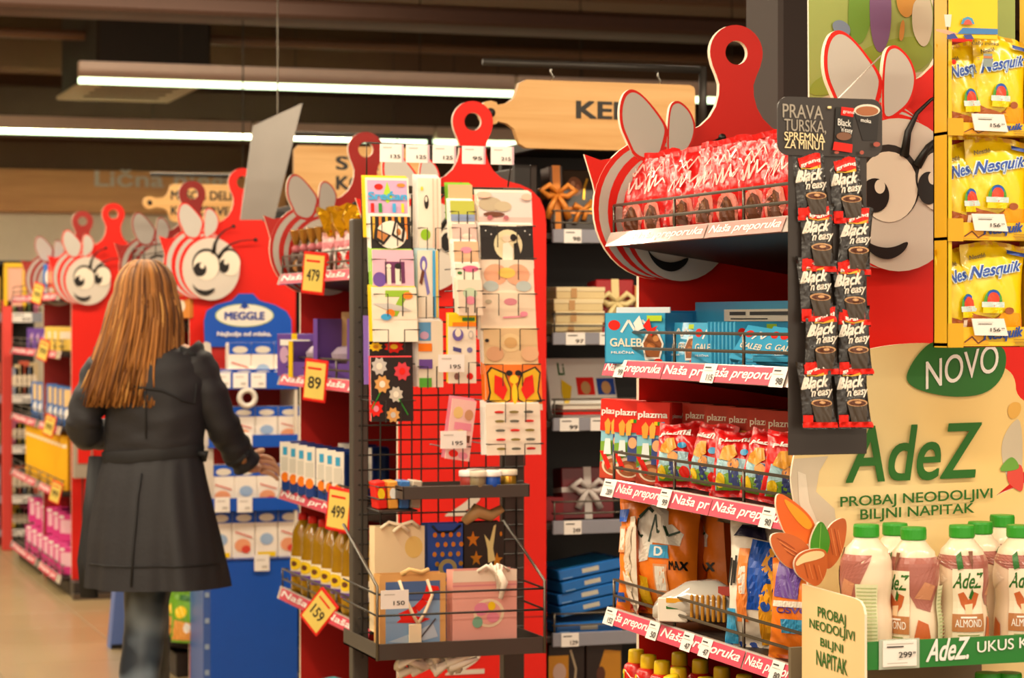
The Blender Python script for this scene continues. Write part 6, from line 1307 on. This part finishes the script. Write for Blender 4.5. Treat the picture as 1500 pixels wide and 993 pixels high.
for sx in (-1, 1):
    mb = MB(); mb.box(sx*.06-.012, sx*.06+.012, -.01, .03, zb_, zt_+.01, YELD, bev=.003); mb.build('frame_post', t)
mb = MB(); mb.box(-.07, .07, -.01, .03, zt_, zt_+.03, YELD, bev=.003); mb.build('frame_top', t)
# low grey bin beside far board
x0, x1, z0, z1 = front(110, 132, 622, 700, 12.9)
mb = MB(); mb.box(-.05, .05, -.03, .03, z0, z1, M('a89c8c', .5), bev=.003); mb.box(-.03, .04, -.034, -.03, z0+.08, z0+.17, RED); mb.box(-.004, .004, -.004, .004, 0, z0, DWIRE)
tag(mb.build('leaflet_holder', loc=((x0+x1)/2, 12.9, 0)), 'pale leaflet holder with a red square at the left edge of the far bright board', 'leaflet holder')
x0, x1, _, _ = front(108, 222, 0, 0, 12.85)
mb = MB(); mb.box(x0, x1, 12.85, 13.0, 0, .09, M('2c2622', .5), bev=.004); mb.box(x0-.01, x1, 12.8, 12.85, 0, .03, WIRE)
tag(mb.build('low_platform'), 'dark low plinth under the far bright red board', 'plinth')
# ================================================================ the shopper
DW = 7.77; KW = DW/FPX
pw = onv(215, 469, 7.77*(ct-((215-750)/FPX)*st))
woman = thing('person', 'woman with long light brown hair in a dark trench coat and jeans, seen from behind', 'person', (pw[0], pw[1], 0), -TH)
def WX(px): return (px-215)*KW
def WZ(py): return EYE+(HOR-py)*KW
def ring(cx, cy, cz, rx, ry, n=28, f=None, tilt=0):
    r = []
    for k in range(n):
        a = 2*pi*k/n; m = f(a) if f else 1
        r.append((cx+rx*m*cos(a), cy+ry*m*sin(a), cz+tilt*cos(a)))
    return r
SKIN = M('d9a07c', .45); COAT = M('242328', .62, bump=.12, bscale=60, var=.12); COATD = M('1a1a1e', .65)
JEAN = bpy.data.materials.new('worn_denim'); JEAN.use_nodes = True; mkprint(JEAN, '1c2735', '8797a8', 7, .46, .72)
# body: one continuous skinned figure
def skin_mesh(name, verts, edges, rad, mat, parent, sub=2):
    me = bpy.data.meshes.new(name); me.from_pydata(verts, edges, []); o = bpy.data.objects.new(name, me); COL.objects.link(o)
    md = o.modifiers.new('skin', 'SKIN'); md.use_smooth_shade = True
    for i, r in enumerate(rad):
        sv = me.skin_vertices[0].data[i]; sv.radius = (r, r) if not isinstance(r, tuple) else r; sv.use_root = (i == 0)
    md2 = o.modifiers.new('sub', 'SUBSURF'); md2.levels = sub; md2.render_levels = sub
    me.materials.append(mat); o.parent = parent; return o
V_ = []; E_ = []; Rr = []
def nv(x, y, z, r, p=None):
    V_.append((x, y, z)); Rr.append(r)
    if p is not None: E_.append((p, len(V_)-1))
    return len(V_)-1
pel = nv(WX(222), 0, WZ(735), (.13, .10)); wst = nv(WX(222), 0, WZ(665), (.105, .085), pel); ch = nv(WX(224), 0, WZ(590), (.125, .095), wst); nk0 = nv(WX(222), 0, WZ(520), (.08, .07), ch)
nk = nv(WX(215), .01, WZ(490), .05, nk0); hd = nv(WX(214), .025, WZ(455), .075, nk); hd2 = nv(WX(214), .02, WZ(415), (.082, .09), hd); nv(WX(214), .02, WZ(392), .055, hd2)
# right arm, reaching to the right
s = nv(WX(282), 0, WZ(527), .05, nk0); e = nv(WX(318), .03, WZ(612), .042, s); wr = nv(WX(352), .14, WZ(684), .030, e)
hand0 = nv(WX(362), .16, WZ(688), (.034, .018), wr); palm = nv(WX(372), .18, WZ(684), (.036, .016), hand0)
# left arm, bent forward
s2 = nv(WX(160), 0, WZ(527), .05, nk0); e2 = nv(WX(127), -.02, WZ(622), .042, s2); w2 = nv(WX(138), .21, WZ(640), .028, e2); nv(WX(146), .28, WZ(632), (.03, .018), w2)
# legs
l = nv(WX(240), .02, WZ(775), .075, pel); k1 = nv(WX(208), .055, WZ(925), .048, l); a1 = nv(WX(196), -.02, WZ(1090), .04, k1)
l2 = nv(WX(200), .01, WZ(775), .075, pel); k2 = nv(WX(210), .15, WZ(925), .045, l2); a2 = nv(WX(200), .36, WZ(1085), .04, k2)
skin_mesh('body', V_, E_, Rr, SKIN, woman)
# five fingers on the reaching hand
px0, py0, pz0 = V_[palm]
fing = [(-.026, .078, .009), (-.009, .088, .009), (.009, .083, .009), (.025, .066, .008)]
for k, (dz, ln, r) in enumerate(fing):
    b = Vector((px0-.004, py0, pz0+dz)); d1 = Vector((.85, .35, -.10+.35*dz*10*.2)).normalized(); d2 = Vector((.8, .4, -.45)).normalized(); d3 = Vector((.5, .4, -.8)).normalized()
    pts = [b, b+d1*ln*.45, b+d1*ln*.45+d2*ln*.32, b+d1*ln*.45+d2*ln*.32+d3*ln*.28]
    skin_mesh('finger', [tuple(p) for p in pts], [(0, 1), (1, 2), (2, 3)], [r*1.1, r, r*.92, r*.7], SKIN, woman, 1)
b = Vector((px0-.03, py0-.005, pz0+.018)); skin_mesh('thumb', [tuple(b), tuple(b+Vector((.022, -.014, .022))), tuple(b+Vector((.05, -.012, .030)))], [(0, 1), (1, 2)], [.013, .011, .009], SKIN, woman, 1)
# coat
def foldf(amp, ph, n=9):
    return lambda a: 1+amp*(.6*sin(n*a+ph)+.4*sin((n*2-3)*a+1.7*ph))
coat = []
prof = [(498, 183, 247, .055), (506, 165, 272, .08), (516, 152, 293, .095), (532, 147, 303, .11), (560, 150, 306, .12), (600, 154, 303, .118), (640, 154, 299, .108), (662, 152, 297, .104), (678, 149, 298, .108), (700, 144, 302, .122), (740, 137, 311, .14), (790, 130, 323, .158), (840, 126, 334, .172), (858, 125, 337, .176)]
def pint(py):
    for (p0, a0, b0, r0), (p1, a1, b1, r1) in zip(prof, prof[1:]):
        if py <= p1:
            q = (py-p0)/(p1-p0); return a0+(a1-a0)*q, b0+(b1-b0)*q, r0+(r1-r0)*q
    return prof[-1][1:]
NP = 58; pys = [498+(858-498)*i/(NP-1) for i in range(NP)]
for py in pys:
    a, b, ry = pint(py); t_ = max(0, (py-672)/186); r = []
    for k in range(96):
        th = 2*pi*k/96
        if py > 672: d = .034*t_*sin(6*th+.8+.4*t_)+.014*t_**.5*sin(11*th+2.1-1.2*t_)+.008*sin(17*th+3*t_)
        else: d = .011*sin(4*th+py*.05)+.008*sin(py*.17+2.6*sin(2*th+1))+.007*sin(py*.31+5*th)*max(0, 1-abs(py-640)/60)+.006*sin(9*th+py*.02)
        d += -.018 if abs(py-665) < 12 else 0
        r.append((WX((a+b)/2)+(b-a)/2*KW*(1+d*.6)*cos(th), -.005+ry*(1+d*1.9)*sin(th), WZ(py)))
    coat.append(r)
mb = MB(); mb.loft(coat, COAT, cap=False)
mb.loft([[(x*1, y, z) for x, y, z in coat[0]], ring(WX(215), .005, WZ(494), .05, .045, 96)], COAT, cap=True)
inner = [[((p[0]-WX(230))*.97+WX(230), p[1]*.97, p[2]) for p in r] for r in (coat[-1], coat[-3])]; mb.loft([coat[-1], inner[0], inner[1]], COATD, cap=False)
ck = mb.build('coat', woman)
# belt, back yoke, hem stitch, vent
mb = MB(); bl = []
for dz, s_ in ((-10, 1.015), (-8, 1.03), (8, 1.03), (10, 1.015)): bl.append([((p[0]-WX(224))*s_+WX(224), (p[1]+.005)*s_*1.02-.005, WZ(665-dz*.9)+.012*sin(p[0]*9)) for p in coat[27]])
mb.loft(bl, COATD, cap=False); mb.tube([(WX(292), -.04, WZ(664)), (WX(305), -.05, WZ(663)), (WX(300), -.03, WZ(672))], .012, COATD, 6); mb.build('belt', woman)
mb = MB(); pts = [(WX(142), .0, WZ(668)), (WX(133), .0, WZ(760)), (WX(127), -.02, WZ(820)), (WX(133), -.03, WZ(873))]
for sx in (0,): mb.loft([[(x-.026, y-.01, z), (x+.024, y-.03, z), (x+.03, y, z), (x-.02, y+.012, z)] for x, y, z in pts], COATD)
mb.build('belt_end', woman)
def surf(px, py):     # point on the back of the coat
    for p0, r0, p1, r1 in zip(pys, coat, pys[1:], coat[1:]):
        if p0 <= py <= p1:
            q = (py-p0)/(p1-p0); best = None
            for k in range(48, 96):
                x0 = r0[k][0]*(1-q)+r1[k][0]*q
                if best is None or abs(x0-WX(px)) < best[0]: best = (abs(x0-WX(px)), r0[k][1]*(1-q)+r1[k][1]*q)
            return (WX(px), best[1]-.006, WZ(py))
    return (WX(px), -.15, WZ(py))
mb = MB(); yo = [(160, 548), (185, 560), (215, 566), (245, 570), (275, 585), (290, 590), (293, 560), (290, 530), (270, 512), (225, 508), (180, 512), (162, 528)]
mb.tube([surf(a, b) for a, b in yo[:7]], .004, COATD, 5); mb.build('back_yoke', woman)
mb = MB(); mb.tube([surf(px, 822) for px in range(135, 326, 10)], .0025, COATD, 5); mb.build('hem_seam', woman)
mb = MB(); mb.tube([surf(px, py) for px, py in ((216, 690), (212, 720), (210, 760), (207, 800), (205, 850))], .004, COATD, 5); mb.tube([surf(222, py) for py in (570, 600, 640)], .0025, COATD, 5); mb.build('back_seam', woman)
mb = MB(); mb.loft([ring(WX(215), .0, WZ(500), .075, .065, 20), ring(WX(215), .0, WZ(488), .07, .06, 20), ring(WX(215), .0, WZ(484), .062, .055, 20)], COAT); mb.build('collar', woman)
def sleeve(pts, name):
    mb = MB(); C = [Vector(p[:3]) for p in pts]; rings = []; n = 28; P2 = []; R2_ = []
    for i in range(len(C)-1):
        for s_ in range(9):
            q = s_/9; P2.append(C[i].lerp(C[i+1], q)); R2_.append(pts[i][3]*(1-q)+pts[i+1][3]*q)
    P2.append(C[-1]); R2_.append(pts[-1][3])
    for _ in range(5): P2 = [P2[0]]+[(P2[i-1]+P2[i]*2+P2[i+1])/4 for i in range(1, len(P2)-1)]+[P2[-1]]
    for i, p in enumerate(P2):
        d = (P2[min(i+1, len(P2)-1)]-P2[max(i-1, 0)]).normalized(); a = d.cross(Vector((0, 1, 0.01))).normalized(); b = d.cross(a)
        rings.append([p+(a*cos(2*pi*k/n)+b*sin(2*pi*k/n))*R2_[i]*(1+.055*sin(i*.9+2.2*sin(2*pi*k/n+.5))+.035*sin(i*1.7-2.5*cos(2*pi*k/n))) for k in range(n)])
    mb.loft(rings, COAT); return mb.build(name, woman)
sleeve([(WX(268), .0, WZ(520), .07), (WX(291), .0, WZ(545), .068), (WX(318), .02, WZ(612), .058), (WX(336), .09, WZ(652), .053), (WX(354), .14, WZ(684), .048)], 'sleeve')
sleeve([(WX(172), .0, WZ(520), .07), (WX(150), .0, WZ(548), .068), (WX(126), -.02, WZ(605), .058), (WX(122), .0, WZ(632), .058), (WX(134), .15, WZ(640), .050), (WX(140), .22, WZ(638), .044)], 'sleeve')
c0, c1 = Vector((WX(343), .115, WZ(668))), Vector((WX(349), .128, WZ(678)))
mb = MB(); d = (c1-c0).normalized(); a = d.cross(Vector((0, 1, 0.01))).normalized(); b = d.cross(a)
mb.loft([[c0+d*t_+(a*cos(2*pi*k/16)+b*sin(2*pi*k/16))*.053 for k in range(16)] for t_ in (-.01, .012)], COATD); mb.build('cuff_strap', woman)
mb = MB(); mb.lathe([(.0, -.004), (.012, -.003), (.013, 0), (.012, .003), (0, .004)], M('8a5a32', .4), 12); mb.build('cuff_button', woman, loc=(WX(352), .075, WZ(676)), rot=(pi/2, 0, 0))
mb = MB(); mb.loft([[surf(px, py) for px, py in ((268, 512), (290, 522))]+[tuple(Vector(surf(px, py))+Vector((0, -.006, .012))) for px, py in ((290, 522), (268, 512))], [tuple(Vector(surf(px, py))+Vector((0, -.002, -.03))) for px, py in ((272, 512), (294, 522))]+[tuple(Vector(surf(px, py))+Vector((0, -.008, -.02))) for px, py in ((294, 522), (272, 512))]], COATD); mb.build('shoulder_tab', woman)
# jeans
def legm(pts, name='jeans_leg'):
    mb = MB(); rings = []; P2 = []; 
    for i in range(len(pts)-1):
        for s_ in range(6):
            q = s_/6; P2.append([pts[i][j]*(1-q)+pts[i+1][j]*q for j in range(4)])
    P2.append(list(pts[-1]))
    for i, (x, y, z, r) in enumerate(P2): rings.append([(x+r*cos(2*pi*k/20)*(1+.02*sin(i*1.3+k)), y+r*1.05*sin(2*pi*k/20)*(1+.025*sin(i*1.9+k*1.4)), z) for k in range(20)])
    mb.loft(rings, JEAN); mb.build(name, woman)
legm([(WX(240), .02, WZ(770), .10), (WX(215), .03, WZ(860), .078), (WX(208), .055, WZ(925), .067), (WX(203), .03, WZ(985), .068), (WX(196), -.02, WZ(1095), .052)])
legm([(WX(200), .01, WZ(770), .10), (WX(208), .09, WZ(860), .072), (WX(210), .15, WZ(925), .062), (WX(205), .25, WZ(990), .062), (WX(200), .36, WZ(1095), .05)])
for (x, y) in ((WX(196), -.02), (WX(200), .36)):
    mb = MB(); mb.loft([[(x+.045*cos(2*pi*k/16)*w_, y+.06+.13*sin(2*pi*k/16)*w_, z) for k in range(16)] for z, w_ in ((0, .95), (.02, 1), (.05, .85), (.085, .45))], M('2b2420', .4), cap=True); mb.build('shoe', woman)
# hair: cap plus hanging strands
HM = [M(c_, .5, var=.15, vs=30, spec=.3) for c_ in ('94602c', '6b3f1a', 'b87a3c', '7f4e22', 'cc9650', '55300f')]
mb = MB(); cap = []
for i in range(13):
    q = i/12; th = q*pi*.62
    cap.append([(WX(214)+.088*sin(th)*cos(2*pi*k/30)*(1+.06*q), .018+.096*sin(th)*sin(2*pi*k/30), WZ(428)+.092*cos(th)) for k in range(30)])
mb.loft(cap[1:], HM[1]); mb.build('hair_cap', woman)
RH = random.Random(11); mbs = MB()
hp = [(428, 165, 258), (460, 156, 266), (500, 146, 268), (540, 132, 270), (575, 120, 273), (600, 114, 270)]
def hw(py):
    if py <= 428: return 165, 258
    for (a, l0, r0), (b, l1, r1) in zip(hp, hp[1:]):
        if py <= b: q = (py-a)/(b-a); return l0+(l1-l0)*q, r0+(r1-r0)*q
    return 114, 270
for k in range(950):
    phi = RH.uniform(-.12, pi+.12)            # angle round the back, 0 right .. pi left
    lay = RH.uniform(.86, 1.0); wob = RH.uniform(0, 6.3); pts = []; rad = []
    topz = WZ(381)
    sx, sy = WX(214)+RH.uniform(-.012, .012), .03+RH.uniform(-.04, .03)
    for j in range(6):                        # over the skull
        t_ = (j+1)/6*pi*.5
        pts.append((sx*(1-sin(t_))+(WX(212)+.100*lay*cos(phi)*sin(t_)), .018-.118*lay*max(-.35, sin(phi))*sin(t_), WZ(428)+.108*cos(t_)*lay)); rad.append(.003+.0018*sin(t_))
    split = RH.random(); cphi = cos(phi)
    endpy = 596-14*abs(RH.gauss(0, 1))
    if -.15 < -(-cphi) < .18 and RH.random() < .75: endpy = RH.uniform(535, 575)
    if cphi > .85: endpy -= RH.uniform(0, 40)
    drift = RH.uniform(-.03, .03)
    for j in range(1, 10):
        py = 428+(endpy-428)*j/9; l_, r_ = hw(py); cxp = (l_+r_)/2; hwid = (r_-l_)/2
        cc = max(-1, min(1, cphi+drift*j/9*3+.02*sin(j*.8+wob)))
        y = .018-.118*lay*max(-.35, sin(phi))*(1+.18*j/9)-.012*sin(j*.5+wob)*.5-.015*(j/9)
        pts.append((WX(cxp+hwid*cc*lay), y, WZ(py))); rad.append(.0048*(1-.6*(j/9)**2)+.0006)
    mbs.tube(pts, rad, HM[RH.choice((0, 0, 0, 1, 2, 2, 3, 3, 4, 5))], 5)
tag(mbs.build('hair', woman), 'long straight light brown hair with blonde streaks')
